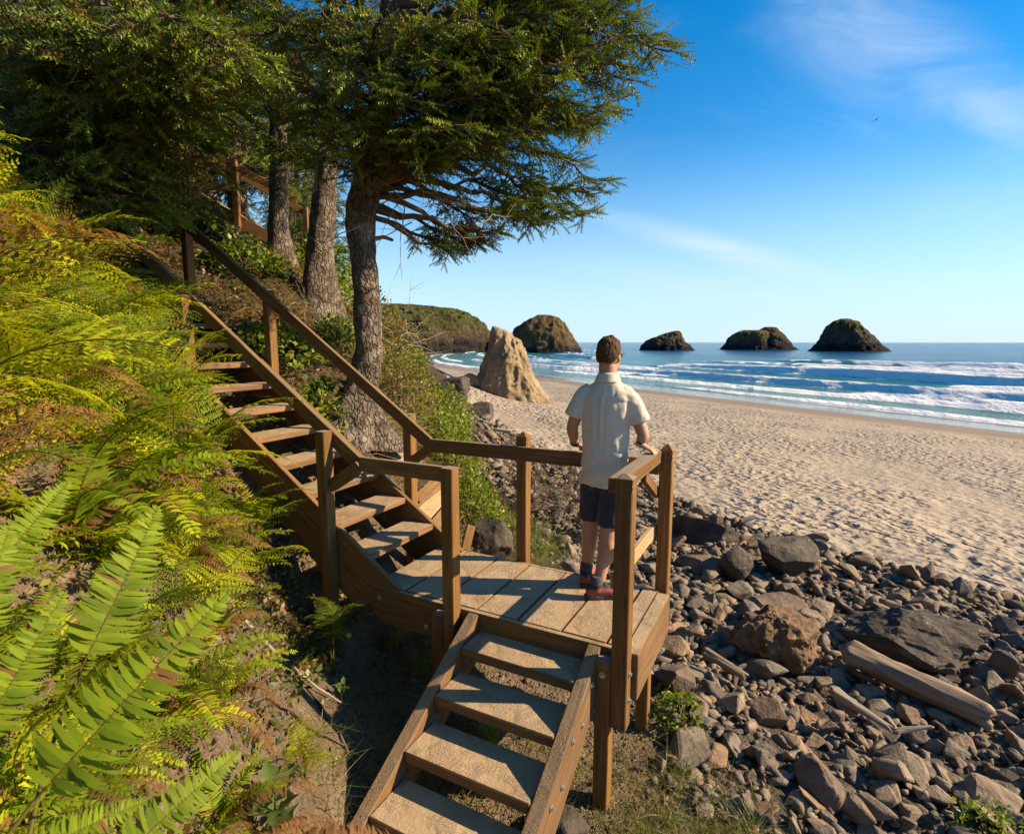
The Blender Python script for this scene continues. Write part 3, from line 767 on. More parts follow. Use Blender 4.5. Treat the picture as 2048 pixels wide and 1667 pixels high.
# lower flight
low = thing('stair_flight', W(-1.39, 2.2, -1.0), 'lower wooden flight with sandy treads going down in front of the landing', 'stairs')
rise, run = 0.152, 0.284
slope = rise / run
def ltop(v): return -0.004 - (2.926 - v) * slope
vb = 1.20
exl = W(0, -1, -slope) 
lstr = []
for (u, nm) in ((-1.850, 'l'), (-1.012, 'r')):
    lstr.append(plate('stringer', [W(u, 2.928, -0.004), W(u, 2.928, -0.30), W(u, vb, ltop(vb) - 0.315), W(u, vb, ltop(vb))], EU * 0.078, exl, WOOD_SAND, low, bev=0.005))
for k in range(1, 7):
    vf = 2.698 - run * (k - 1); zt = -0.128 - rise * (k - 1) + 0.008
    M = beam('tread', W(-1.769, vf + 0.142, zt - 0.032), W(-1.015, vf + 0.142, zt - 0.032 + rng.uniform(-0.004, 0.004)), 0.282, 0.064, WOOD_SAND, low, bev=0.006)
    for vv in (0.07, 0.21): bolt(W(-0.932, vf + vv, zt - 0.035), EU, lstr[1])
    # cleat below the tread
    beam('cleat', W(-1.755, vf + 0.02, zt - 0.10), W(-1.755, vf + 0.26, zt - 0.10), 0.038, 0.06, WOOD, lstr[0])

# upper flight
upf = thing('stair_flight', W(-4.2, 3.4, 0.2), 'long upper wooden flight climbing the bank from the landing to the trees', 'stairs')
rise2, run2 = 0.195, 0.295; sl2 = rise2 / run2
UE = -8.2
def utop(u): return 0.02 + (-2.44 - u) * sl2
exu = -EU + Vector((0, 0, sl2))
for v in (2.945, 3.775):
    plate('stringer', [W(-2.44, v, 0.004), W(-2.80, v, 0.004 - 0.20), W(-2.90, v, -0.20), W(UE, v, utop(UE) - 0.36), W(UE, v, utop(UE))], EV * 0.042, exu, WOOD_DARK, upf)
for k in range(1, 19):
    uf = -2.735 - run2 * (k - 1); zt = 0.205 + rise2 * (k - 1)
    beam('tread', W(uf - 0.145, 2.989, zt - 0.024), W(uf - 0.145, 3.773, zt - 0.024 + rng.uniform(-0.003, 0.003)), 0.288, 0.048, WOOD_SAND, upf)
def rtop(u): return 0.945 + (-2.76 - u) * 0.672
def handrail(v, u0, u1):
    plate('handrail', [W(u0, v, rtop(u0)), W(u0, v, rtop(u0) - 0.125), W(u1, v, rtop(u1) - 0.125), W(u1, v, rtop(u1))], EV * 0.04, exu, WOOD_RAIL, upf)
handrail(2.934, -2.735, UE); handrail(3.805, -2.775, UE)
for (u, dz) in ((-3.06, -0.02), (-4.60, -0.02), (-6.24, 0.02), (-7.7, 0.0)):
    post('post', u - 0.045, u + 0.045, 2.843, 2.932, gzw(u, 2.88) - 0.35, rtop(u) + dz, upf)
for (u, dz) in ((-3.06, -0.01), (-4.80, -0.03), (-6.05, -0.02), (-7.6, 0.0)):
    post('post', u - 0.045, u + 0.045, 3.847, 3.936, gzw(u, 3.9) - 0.35, rtop(u) + dz, upf)
beam('brace', W(-3.01, 2.895, 0.72), W(-2.74, 2.895, 0.885), 0.042, 0.095, WOOD_RAIL, upf)
beam('brace', W(-3.01, 3.87, 0.72), W(-2.79, 3.87, 0.875), 0.042, 0.085, WOOD_RAIL, upf)

# far flight higher up the hill
far = thing('stair_flight', at(490, 450, 10.5), 'short far flight seen between the trunks higher on the hill', 'stairs')
fo = Vector(at(530, 462, 10.6)); fd = Vector((-0.9, -0.15, 0)).normalized(); fs = Vector((0.15, -0.9, 0)).normalized() * -1
def FP(a, b, z): return fo + fd * a + fs * b + Vector((0, 0, z))
for b in (0.0, 0.95):
    plate('stringer', [FP(-0.25, b, -0.10), FP(-0.25, b, -0.34), FP(2.9, b, 1.30), FP(2.9, b, 1.62)], fs * 0.04, fd + Vector((0, 0, 0.54)), WOOD_DARK, far)
for k in range(9):
    beam('tread', FP(0.05 + k * 0.30, 0.05, 0.02 + k * 0.165), FP(0.05 + k * 0.30, 0.94, 0.02 + k * 0.165), 0.27, 0.05, WOOD_SAND, far)
for (a, b) in ((-0.35, 0.0), (0.45, -0.05), (1.35, -0.05), (0.75, 1.02), (-0.55, 1.02)):
    z = a * 0.54
    beam('post', FP(a, b, z - 0.6), FP(a, b, z + 0.98), 0.09, 0.09, WOOD, far, up=(1, 0, 0))
for b in (-0.05, 1.02):
    beam('handrail', FP(-0.6, b + 0.06, 0.56), FP(2.6, b + 0.06, 0.56 + 3.2 * 0.54), 0.04, 0.12, WOOD_RAIL, far)
beam('rail', FP(0.45, -0.1, 0.72), FP(1.35, -0.1, 0.72), 0.04, 0.12, WOOD_RAIL, far)

# ------------------------------------------------------------------ rubble
def hull_rock(rs, flat=1.0, bev=0.0, n=13):
    bm = bmesh.new()
    for _ in range(n):
        v = rs.normal(size=3); v /= np.linalg.norm(v)
        v *= np.array([1.0, rs.uniform(0.6, 0.85), rs.uniform(0.28, 0.55) * flat]) * rs.uniform(0.8, 1.0)
        bm.verts.new(v * 0.5)
    r = bmesh.ops.convex_hull(bm, input=bm.verts)
    bmesh.ops.delete(bm, geom=list({g for g in r['geom_interior'] + r['geom_unused'] if isinstance(g, bmesh.types.BMVert)}), context='VERTS')
    if bev:
        bmesh.ops.dissolve_limit(bm, angle_limit=R(14), verts=bm.verts, edges=bm.edges)
        bmesh.ops.bevel(bm, geom=list(bm.edges), offset=bev, segments=1, affect='EDGES')
    bmesh.ops.triangulate(bm, faces=bm.faces)
    bmesh.ops.recalc_face_normals(bm, faces=bm.faces)
    me = bpy.data.meshes.new('rock'); bm.to_mesh(me); bm.free()
    return me
def mesh_np(me):
    V = np.empty(len(me.vertices) * 3, np.float32); me.vertices.foreach_get('co', V)
    F = np.empty(len(me.loops), np.int32); me.loops.foreach_get('vertex_index', F)
    return V.reshape(-1, 3), F.reshape(-1, 3)
def rand_rot(rs, n, tilt):
    """n rotation matrices: any turn about Z, then a tilt of up to tilt"""
    a = rs.uniform(0, 2 * math.pi, n); b = rs.normal(0, tilt, n); c = rs.normal(0, tilt, n)
    ca, sa, cb, sb, cc, sc = np.cos(a), np.sin(a), np.cos(b), np.sin(b), np.cos(c), np.sin(c)
    z = np.zeros(n); o = np.ones(n)
    Rz = np.stack([ca, -sa, z, sa, ca, z, z, z, o], 1).reshape(n, 3, 3)
    Rx = np.stack([o, z, z, z, cb, -sb, z, sb, cb], 1).reshape(n, 3, 3)
    Ry = np.stack([cc, z, sc, z, o, z, -sc, z, cc], 1).reshape(n, 3, 3)
    return Rx @ Ry @ Rz
# big boulders: name, label, px position of the base centre, size (x, y, z), colour, seed
def boulder(label, loc, size, mat, seed, rot=0.0, cuts=9, nz=0.16, freq=1.7, sink=0.25, res=4):
    rs = np.random.default_rng(seed)
    bm = bmesh.new(); bmesh.ops.create_icosphere(bm, subdivisions=res, radius=1.0)
    me = bpy.data.meshes.new('boulder'); bm.to_mesh(me); bm.free()
    V, F = mesh_np(me)
    V = V.astype(float)
    for _ in range(cuts):                                   # break flat faces off it
        n = rs.normal(size=3); n /= np.linalg.norm(n); d = rs.uniform(0.52, 0.85)
        k = V @ n - d
        V -= np.outer(np.clip(k, 0, None), n) * 0.98
    nn = fbm(V * freq + seed, 5, seed, 0.6); V *= (1 + nz * nn)[:, None]
    V *= np.array(size) / 2
    me.vertices.foreach_set('co', V.astype(np.float32).ravel()); me.update()
    z = lump1(loc[0], loc[1]) if len(loc) == 2 else loc[2]
    M = Matrix.Translation((loc[0], loc[1], z + size[2] * (0.5 - sink))) @ Matrix.Rotation(rot, 4, 'Z')
    return tag(link('boulder', me, mat, None, M), label, 'boulder')
BO = [
    ('rounded lumpy brown boulder in the middle of the rubble', (2.62, 5.05), (0.82, 0.75, 0.66), BOULDER_BROWN, 3, 0.4, dict(nz=0.38, freq=2.9, cuts=8, sink=0.2, res=5)),
    ('large dark lichen spotted boulder behind the driftwood log', (3.95, 5.15), (1.55, 0.95, 0.68), BOULDER_DARK, 6, -0.35, dict(sink=0.22, nz=0.34, freq=2.6, cuts=22, res=5)),
    ('smooth dark boulder nearest the sand, right of two darker ones', (3.75, 7.25), (1.0, 0.8, 0.75), BOULDER_DARK, 8, 0.5, dict(nz=0.16, cuts=16)),
    ('dark flat sided boulder between the smooth boulder and the reddish slab', (3.05, 7.15), (0.8, 0.6, 0.55), BOULDER_DARK, 12, 0.9, dict(cuts=14)),
    ('long dark boulder behind the reddish slab', (3.05, 8.5), (1.25, 0.7, 0.52), BOULDER_DARK, 15, -0.4, dict()),
    ('reddish brown slab of rock beside the right hand post', (2.62, 7.2), (0.75, 0.42, 0.36), BOULDER_RED, 18, -0.35, dict(cuts=16, nz=0.08)),
    ('pale low boulder half buried behind the brown boulder', (2.95, 6.0), (0.95, 0.6, 0.30), BOULDER_RED, 19, 0.1, dict(nz=0.18)),
    ('dark cracked boulder behind the landing, under the green shrubs', (-0.28, 6.35), (0.62, 0.5, 0.58), BOULDER_DARK, 22, 0.2, dict(cuts=16, nz=0.2, sink=0.15)),
    ('reddish angular rock under the small driftwood stick', (2.0, 3.98), (0.42, 0.32, 0.26), BOULDER_RED, 27, 0.3, dict(cuts=16, nz=0.08)),
    ('squat brown rock beside the landing’s right support post'.replace('’', "'"), (1.35, 4.15), (0.36, 0.30, 0.30), BOULDER_RED, 29, 0.8, dict(cuts=14, nz=0.1)),
    ('red brown rock at the lower edge of the rubble', (2.05, 3.30), (0.42, 0.3, 0.26), BOULDER_RED, 33, 1.2, dict(cuts=16, nz=0.08)),
    ('dark rock at the foot of the bank, left of the sandstone spire', (-1.35, 23.5), (1.7, 1.2, 1.25), BOULDER_DARK, 37, 0.2, dict(cuts=16)),
    ('grey broken ledge of rock at the far foot of the bank', (-3.1, 27.5), (3.2, 2.0, 1.5), BOULDER_DARK, 41, -0.4, dict(cuts=16, nz=0.3)),
    ('low dark rock between the bank and the near rubble', (-2.1, 21.5), (1.5, 1.0, 0.8), BOULDER_DARK, 44, 0.6, dict(cuts=16)),
    ('brown lump of fallen sandstone left of the spire’s foot'.replace('’', "'"), (-2.45, 32.6), (1.15, 1.0, 0.95), SANDSTONE, 51, 0.3, dict(nz=0.25)),
    ('stone under the right side of the lower flight', (0.28, 2.72), (0.40, 0.3, 0.28), BOULDER_DARK, 55, 0.3, dict(cuts=14, nz=0.1)),
]
for (lb, loc, size, mat, sd_, rot, kw) in BO: boulder(lb, loc, size, mat, sd_, rot, **kw)
BXY = np.array([b[1] for b in BO]); BRAD = np.array([max(b[2][:2]) * 0.36 for b in BO])

LM = ['lumpy brown boulder', 'lichen spotted boulder', 'smooth dark boulder', 'flat sided dark boulder', 'long dark boulder', 'reddish slab', 'pale low boulder', '', 'reddish angular rock', 'squat brown rock', 'red brown rock', '', '', '', '', '']
def build_rubble():
    rs = np.random.default_rng(99)
    N = 95000
    x = rs.uniform(-3.5, 9.5, N); y = rs.uniform(1.8, 28, N)
    r = np.hypot(x, y)
    keep = rs.uniform(0, 1, N) < np.interp(r, [2, 6, 9, 14, 26], [1, 1, 0.7, 0.34, 0.16])
    sd_ = sandiness(x, y)
    left = np.interp(y, [1.8, 2.6, 3.2, 4, 5, 6.3, 8, 11, 16, 26], [2.6, 1.7, 1.02, 1.08, 0.78, 0.70, 0.55, -0.35, -1.4, -3.0])
    keep &= (x > left + rs.normal(0, 0.13, N)) & (sd_ < 0.5 + rs.normal(0, 0.06, N))
    keep &= ~((y > 17) & (rs.uniform(0, 1, N) < 0.35))
    for (bx, by), br in zip(BXY, BRAD): keep &= np.hypot(x - bx, y - by) > br
    # clear of the landing's posts
    u = x * BX[0] + y * BX[1]; v = x * AX[0] + y * AX[1]
    keep &= ~((u < -0.70) & (u > -2.8) & (v > 2.75) & (v < 3.98))
    x, y = x[keep], y[keep]
    n = len(x)
    size = np.clip(rs.lognormal(math.log(0.108), 0.55, n), 0.045, 0.5) * np.interp(np.hypot(x, y), [2, 8, 25], [0.95, 1.1, 1.6])
    z = lump(x, y)
    Rm = rand_rot(rs, n, 0.38)
    tm = [hull_rock(rs, rs.uniform(0.75, 1.25), 0.025) for _ in range(16)]
    ts = [mesh_np(hull_rock(rs, rs.uniform(0.75, 1.25))) for _ in range(16)]
    z0 = z + size * rs.uniform(-0.02, 0.22, n)
    P = np.stack([x, y, z0], 1)
    pr = proj(P)
    inv = (pr[:, 0] > -20) & (pr[:, 0] < 2068) & (pr[:, 1] < 1690)
    # hidden behind the landing or the man: not picked
    hid = (pr[:, 0] < 1240) & (pr[:, 1] > 1120) | ((pr[:, 0] < 1290) & (pr[:, 0] > 1150) & (pr[:, 1] < 1180)) | (pr[:, 0] < 860)
    score = np.where(inv & ~hid, size / pr[:, 2], 0)
    top = set(np.argsort(-score)[:285].tolist())
    for m in tm: m.materials.append(ROCK)
    for i in top:
        M = Matrix.Translation(P[i]) @ Matrix(Rm[i].tolist()).to_4x4() @ Matrix.Diagonal((size[i], size[i], size[i], 1))
        db_ = np.hypot(BXY[:, 0] - x[i], BXY[:, 1] - y[i]); j = int(np.argmin(db_))
        big_ = 'large' if size[i] > 0.24 else 'small'
        where = 'close to the ' + LM[j] if db_[j] < 0.95 and LM[j] else ('in the lower right of the rubble, below the driftwood' if y[i] < 3.9 else ('in the rubble between the landing and the boulders' if x[i] < 2.4 and y[i] < 6 else 'in the far part of the rubble, near the sand edge'))
        tag(link('rock', tm[i % 16], None, None, M), big_ + ' loose angular rock ' + where, 'rock', 'loose rocks of the rubble slope')
    Vs, Fs, Cs = [], [], []; o = 0
    pal = np.array([(0.62, 0.62, 0.66), (1.0, 0.97, 0.93), (1.2, 1.1, 1.0), (0.85, 0.84, 0.86), (1.1, 1.02, 0.95), (1.35, 1.05, 0.82)])
    for i in range(n):
        if i in top: continue
        V, F = ts[i % 16]
        Vs.append((V * size[i]) @ Rm[i].T + P[i]); Fs.append(F + o); o += len(V)
        Cs.append(np.repeat(pal[[rs.choice(6, p=(0.2, 0.25, 0.2, 0.18, 0.12, 0.05))]], len(V), 0))
    me = fast_mesh('rubble', np.concatenate(Vs), np.concatenate(Fs), dict(col=np.concatenate(Cs)))
    tag(link('rubble', me, ROCK_S), 'grey brown angular rubble covering the slope between bank and sand', kind='stuff')
    print('rubble', n, 'tris', sum(len(f) for f in Fs))
build_rubble()

# ------------------------------------------------------------------ foliage builders
def tubes(paths, sides=5):
    """paths: list of (points (n,3), radii (n,)) -> V, F"""
    Vs, Fs = [], []; o = 0
    an = np.linspace(0, 2 * math.pi, sides, endpoint=False)
    for P, r in paths:
        P = np.asarray(P, float); n = len(P)
        T = np.gradient(P, axis=0); T /= np.linalg.norm(T, axis=1)[:, None] + 1e-9
        ref = np.where(np.abs(T[:, 2:3]) > 0.9, np.array([[1.0, 0, 0]]), np.array([[0, 0, 1.0]]))
        a = np.cross(ref, T); a /= np.linalg.norm(a, axis=1)[:, None] + 1e-9
        b = np.cross(T, a)
        V = P[:, None, :] + (a[:, None, :] * np.cos(an)[None, :, None] + b[:, None, :] * np.sin(an)[None, :, None]) * np.asarray(r)[:, None, None]
        Vs.append(V.reshape(-1, 3)); Fs.append(grid_faces(n, sides, True) + o); o += n * sides
    return np.concatenate(Vs), np.concatenate(Fs)
def frames(D, rs, up=(0, 0, 1.0), roll=0.5):
    """(n,3,3) with rows X=D, Y, Z"""
    X = D / (np.linalg.norm(D, axis=1)[:, None] + 1e-9)
    U = np.array(up)[None] + rs.normal(0, roll, X.shape)
    Y = np.cross(U, X); Y /= np.linalg.norm(Y, axis=1)[:, None] + 1e-9
    return np.stack([X, Y, np.cross(X, Y)], 1)
def scatter(T, TF, O, Fr, S):
    """copies of template T (m,3) at O (n,3), frames Fr, sizes S -> V, F"""
    n, m = len(O), len(T)
    V = O[:, None, :] + np.einsum('mk,nkj->nmj', T, Fr) * S[:, None, None]
    F = TF[None] + (np.arange(n) * m)[:, None, None]
    return V.reshape(-1, 3), F.reshape(-1, TF.shape[1])
def sprig_template(n=24, seed=0):
    rs = np.random.default_rng(seed); V, F = [], []
    for i in range(n):
        t = i / n; x = 0.02 + 0.86 * t
        ang = (i * 2.4) % (2 * math.pi)
        y, z = math.cos(ang), math.sin(ang) * 0.75 + 0.15
        L = 0.185 * (1 - 0.4 * t) * rs.uniform(0.85, 1.15)
        d = np.array([0.75, y, z]); d /= np.linalg.norm(d)
        w = np.cross(d, [0.3, -z, y]); w /= np.linalg.norm(w); w *= 0.030
        b = np.array([x, 0, 0]); k = len(V)
        V += [b - w, b + w, b + d * L]; F.append((k, k + 1, k + 2))
    k = len(V); V += [np.array([0, -0.012, 0]), np.array([0, 0.012, 0]), np.array([1.0, 0, 0.0])]; F.append((k, k + 1, k + 2))
    return np.array(V), np.array(F)
SPRIG, SPRIG_F = sprig_template()
def grow_branches(br, seed, sprig=0.14, dens=1.0, bare=0.28, droop=0.25, tw=1.0):
    """br: list of (start, tip, radius). Returns wood tubes and sprig anchors."""
    rs = np.random.default_rng(seed)
    paths, SO, SDr, SS, SC = [], [], [], [], []
    bare0, tw0 = bare, tw
    for (a, b, r0, *ex) in br:
        tw, bare = ex if ex else (tw0, bare0)
        a, b = np.asarray(a, float), np.asarray(b, float); L = np.linalg.norm(b - a)
        n = max(5, int(L / 0.16)); t = np.linspace(0, 1, n)
        side = np.cross(b - a, [0, 0, 1]); side /= np.linalg.norm(side) + 1e-9
        P = a + np.outer(t, b - a) + np.outer(np.sin(t * math.pi) * L * rs.uniform(-0.03, 0.10), [0, 0, 1]) + np.outer(np.sin(t * math.pi * rs.uniform(1, 2.2)) * L * rs.normal(0, 0.05), side)
        P[1:-1] += rs.normal(0, 0.012, (n - 2, 3)) * (1 + L)
        paths.append((P, r0 * (1 - t) ** 0.75 + 0.005))
        m = int(L / 0.085 * dens)
        for j in range(m):
            f = bare + (1 - bare) * (j + rs.uniform(0, 1)) / m
            i = min(n - 2, int(f * (n - 1))); g = f * (n - 1) - i
            p = P[i] * (1 - g) + P[i + 1] * g; T = P[i + 1] - P[i]; T /= np.linalg.norm(T)
            sg = 1 if j % 2 else -1
            sd = np.cross(T, [0, 0, 1]); sd /= np.linalg.norm(sd) + 1e-9
            d = T * rs.uniform(0.45, 0.95) + sd * sg * rs.uniform(0.5, 1.0) + np.array([0, 0, rs.normal(-0.02, 0.22)])
            d /= np.linalg.norm(d)
            l = (0.12 + L * 0.30 * (1 - f) ** 0.8 * rs.uniform(0.5, 1.15)) * tw
            if f > 0.9: l = max(l, 0.16)
            k = max(2, int(l / 0.085)); q = np.linspace(0, 1, k + 1)
            Q = p + np.outer(q, d) * l + np.outer(q ** 2, [0, 0, -droop * l * rs.uniform(0.2, 1.3)])
            paths.append((Q[::max(1, k // 3)], np.linspace(0.008, 0.003, len(Q[::max(1, k // 3)]))))
            for w in range(1, k + 1):
                if w < k * 0.25 and rs.uniform() < 0.6: continue
                Tq = Q[w] - Q[w - 1]; Tq /= np.linalg.norm(Tq) + 1e-9
                s2 = np.cross(Tq, [0, 0, 1]); s2 /= np.linalg.norm(s2) + 1e-9
                for rep in range(2 if w < k else 3):
                    e = Tq * rs.uniform(0.7, 1.2) + s2 * (1 if (w + rep) % 2 else -1) * rs.uniform(0.2, 0.85) + np.array([0, 0, rs.normal(-0.08, 0.30)])
                    SO.append(Q[w]); SDr.append(e); SS.append(sprig * rs.uniform(0.7, 1.3)); SC.append((f, w / k))
    return paths, np.array(SO), np.array(SDr), np.array(SS), np.array(SC)
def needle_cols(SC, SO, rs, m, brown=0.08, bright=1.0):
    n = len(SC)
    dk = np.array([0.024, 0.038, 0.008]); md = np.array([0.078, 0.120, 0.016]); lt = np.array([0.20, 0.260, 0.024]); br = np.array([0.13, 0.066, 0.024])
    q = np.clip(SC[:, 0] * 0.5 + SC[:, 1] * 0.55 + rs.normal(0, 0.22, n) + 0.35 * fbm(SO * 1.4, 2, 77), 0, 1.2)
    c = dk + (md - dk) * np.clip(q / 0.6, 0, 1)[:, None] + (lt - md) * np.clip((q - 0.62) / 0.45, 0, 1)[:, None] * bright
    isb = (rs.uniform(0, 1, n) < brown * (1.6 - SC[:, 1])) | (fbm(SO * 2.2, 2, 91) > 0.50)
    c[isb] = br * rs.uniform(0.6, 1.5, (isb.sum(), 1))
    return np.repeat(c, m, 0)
def trunk_mesh(pts, radii, sides=28, seed=0, flare=0.0, rough=0.10):
    pts = np.asarray(pts, float); n = len(pts)
    ti = np.linspace(0, n - 1, n * 14); P = np.stack([np.interp(ti, np.arange(n), pts[:, k]) for k in range(3)], 1)
    for _ in range(6): P[1:-1] = (P[:-2] + 2 * P[1:-1] + P[2:]) / 4
    r = np.interp(ti, np.arange(n), radii)
    V, F = tubes([(P, r)], sides)
    C = np.repeat(P, sides, 0); d = V - C
    nn = fbm(V * np.array([6, 6, 3.0]), 4, seed) + 0.5 * fbm(V * 2.2, 2, seed + 5)
    k = 1 + rough * 2 * nn
    if flare:
        hgt = np.repeat(np.arange(len(P)) / len(P), sides); an = np.arctan2(d[:, 1], d[:, 0])
        k = k + flare * np.exp(-hgt * 14) * (0.55 + 0.45 * np.sin(an * 3 + 1.0) + 0.25 * np.sin(an * 5))
    return C + d * k[:, None], F
def make_tree(name, label, base, tpts, trad, br, seed, *, rough=0.10, sprig=0.14, dens=1.0, bare=0.28, flare=0.5, group=None, brown=0.08, extra=None, sides=28, droop=0.25, tw=1.0):
    rs = np.random.default_rng(seed)
    t = thing(name, base, label, 'tree', group)
    M0 = Matrix.Translation(Vector(base)); b = np.array(base)
    V, F = trunk_mesh(tpts, trad, sides, seed, flare, rough)
    link('trunk', fast_mesh('trunk', V - b, F, smooth=True), BARK, t, M0)
    paths, SO, SD, SS, SC = grow_branches(br, seed, sprig, dens, bare, droop, tw)
    big = [p for p in paths if len(p[0]) > 4 and p[1][0] > 0.009]; small = [p for p in paths if not (len(p[0]) > 4 and p[1][0] > 0.009)]
    V, F = tubes(big, 6)
    V2, F2 = tubes(small, 3)
    bo = link('branches', fast_mesh('branches', np.concatenate([V, V2]) - b, np.concatenate([F, F2 + len(V)])), TWIG, t, M0)
    V, F = scatter(SPRIG, SPRIG_F, SO, frames(SD, rs, roll=0.6), SS)
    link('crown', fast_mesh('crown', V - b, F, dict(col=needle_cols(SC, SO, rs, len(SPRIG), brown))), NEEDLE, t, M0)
    if extra is not None:
        V, F = tubes(extra, 4)
        link('dead_twigs', fast_mesh('dead_twigs', V - b, F), TWIG_GREY, t, M0)
    print(name, 'sprigs', len(SO))
    return t
def along(tpts, z):
    tpts = np.asarray(tpts, float)
    return np.array([np.interp(z, tpts[:, 2], tpts[:, k]) for k in range(3)])
def tip_branches(tpts, tips, zmin, rs, r=0.03, rise=(0.02, 0.45)):
    out = []
    for tp in tips:
        e = at(*tp); zt = max(zmin, e[2] - rs.uniform(*rise) * 1.0)
        out.append((along(tpts, min(zt, tpts[-1][2])), e, r * rs.uniform(0.7, 1.2)))
    return out
def whorl(tpts, z0, z1, L0, L1, n, rs, r=0.03, sag=0.15):
    out = []
    for k in range(n):
        z = z0 + (z1 - z0) * (k + 0.5) / n; a = k * 2.399 + rs.uniform(-0.4, 0.4); L = (L0 + (L1 - L0) * (z - z0) / (z1 - z0)) * rs.uniform(0.7, 1.2)
        p = along(tpts, z)
        out.append((p, p + np.array([math.cos(a) * L, math.sin(a) * L, L * rs.normal(-sag, 0.12)]), r * L / 2 + 0.008))
    return out
def dead_twigs(n, centre, spread, rs, L=(0.25, 0.9), r=0.006, updir=0.1):
    out = []
    for _ in range(n):
        p = np.array(centre) + rs.normal(0, 1, 3) * np.array(spread); d = rs.normal(0, 1, 3); d[2] += updir; d /= np.linalg.norm(d)
        l = rs.uniform(*L); q = np.linspace(0, 1, 7)
        c = rs.normal(0, 0.4, 3)
        P = p + np.outer(q * l, d) + np.outer(q ** 2 * l, c * 0.7) + rs.normal(0, 0.01, (7, 3))
        out.append((P, r * (1 - 0.75 * q)))
        for _ in range(3):
            i = rs.integers(2, 6); dd = d + rs.normal(0, 0.7, 3); dd /= np.linalg.norm(dd)
            out.append((P[i] + np.outer(np.linspace(0, 1, 4) * l * 0.4, dd), np.linspace(r * 0.5, r * 0.15, 4)))
    return out

# ------------------------------------------------------------------ trees
rs = np.random.default_rng(3)
mb = (-1.74, 5.85, lump1(-1.74, 5.85) - 0.12)
mt = [mb, at(714, 800, 5.82), at(737, 700, 5.8), at(733, 590, 5.8), at(722, 480, 5.8), at(728, 400, 5.8), at(752, 290, 5.75), at(775, 150, 5.7), at(785, 0, 5.7), at(790, -180, 5.7), at(795, -400, 5.7), at(800, -640, 5.7)]
mr = [0.23, 0.150, 0.125, 0.125, 0.128, 0.14, 0.125, 0.11, 0.10, 0.085, 0.06, 0.02]
tipsR = [(1345, 80, 5.4), (1310, 92, 5.7), (1262, 22, 5.6), (1258, 165, 5.8), (1235, 120, 5.1), (1205, 205, 5.1), (1175, 255, 6.2), (1150, 250, 5.5), 
         (1110, 130, 4.8), (1010, 60, 4.6), (1160, 40, 6.4), (960, 170, 4.7), (910, 250, 4.6), (860, 320, 4.9), (1060, 220, 6.6), (950, 120, 6.8), (1080, 20, 5.0), (1180, -20, 5.3), (1250, -60, 5.8), (1000, 200, 5.2), (880, 120, 4.5), (1010, 255, 5.9), (1090, 170, 5.7), (1150, 210, 5.3), (930, 30, 4.5), (1130, 90, 5.9), (1190, 110, 6.3), (1050, 120, 5.3), (960, 300, 5.3), (1230, 200, 5.5), (1280, 60, 5.5), (850, 300, 5.0), (1050, 250, 4.9), (1215, 65, 5.0), (1140, 160, 4.9)]
tipsL = [(600, 60, 5.2), (520, 150, 5.0), (570, 240, 5.5), (640, 310, 6.2), (680, 130, 4.6), (760, 40, 4.5), (470, 60, 5.8), (700, 240, 4.7), (810, 190, 4.5), (640, 20, 4.9), (560, 110, 6.5), (740, 150, 4.4), (660, 200, 5.0), (600, 160, 4.8), (760, 270, 4.7), (830, 60, 4.4), (700, 60, 5.0)]
tipsLow = [(1208, 362, 6.9), (1195, 385, 7.1), (1170, 428, 6.8), (1115, 438, 7.1), (1060, 420, 6.9), (1150, 400, 7.0), (1085, 440, 6.7)]
tipsLow2 = [(988, 466, 6.5), (965, 480, 6.6), (905, 506, 6.5), (940, 455, 6.8), (930, 490, 6.6), (885, 485, 6.6)]
br = [(a, b, r, 0.55, 0.52) for a, b, r in tip_branches(mt, tipsLow, 3.1, rs, 0.035, (-0.15, 0.05))] + [(a, b, r, 0.62, 0.58) for a, b, r in tip_branches(mt, tipsLow2, 3.05, rs, 0.03, (-0.35, -0.1))]
br += tip_branches(mt, tipsR, 3.3, rs, 0.032, (-0.05, 0.5)) + tip_branches(mt, tipsL, 3.2, rs, 0.03, (-0.1, 0.5)) + whorl(mt, 5.2, 8.8, 2.3, 0.5, 34, rs)
bareb = dead_twigs(30, at(840, 390, 6.0), (0.45, 0.35, 0.18), rs, (0.3, 0.8), 0.007, 0.0) + dead_twigs(14, at(700, 330, 5.6), (0.3, 0.3, 0.3), rs, (0.3, 0.8), 0.008)
bareb += [(np.array([at(715, 482, 5.8), at(768, 474, 5.75), at(785, 480, 5.65)]), np.array([0.022, 0.02, 0.016]))]
make_tree('spruce_tree', 'big leaning spruce beside the upper flight, its wide crown reaching over the beach', mb, mt, mr, br, 5, sprig=0.165, droop=0.14, dens=1.6, tw=1.05, bare=0.28, flare=1.6, rough=0.20, brown=0.04, extra=bareb, sides=40)

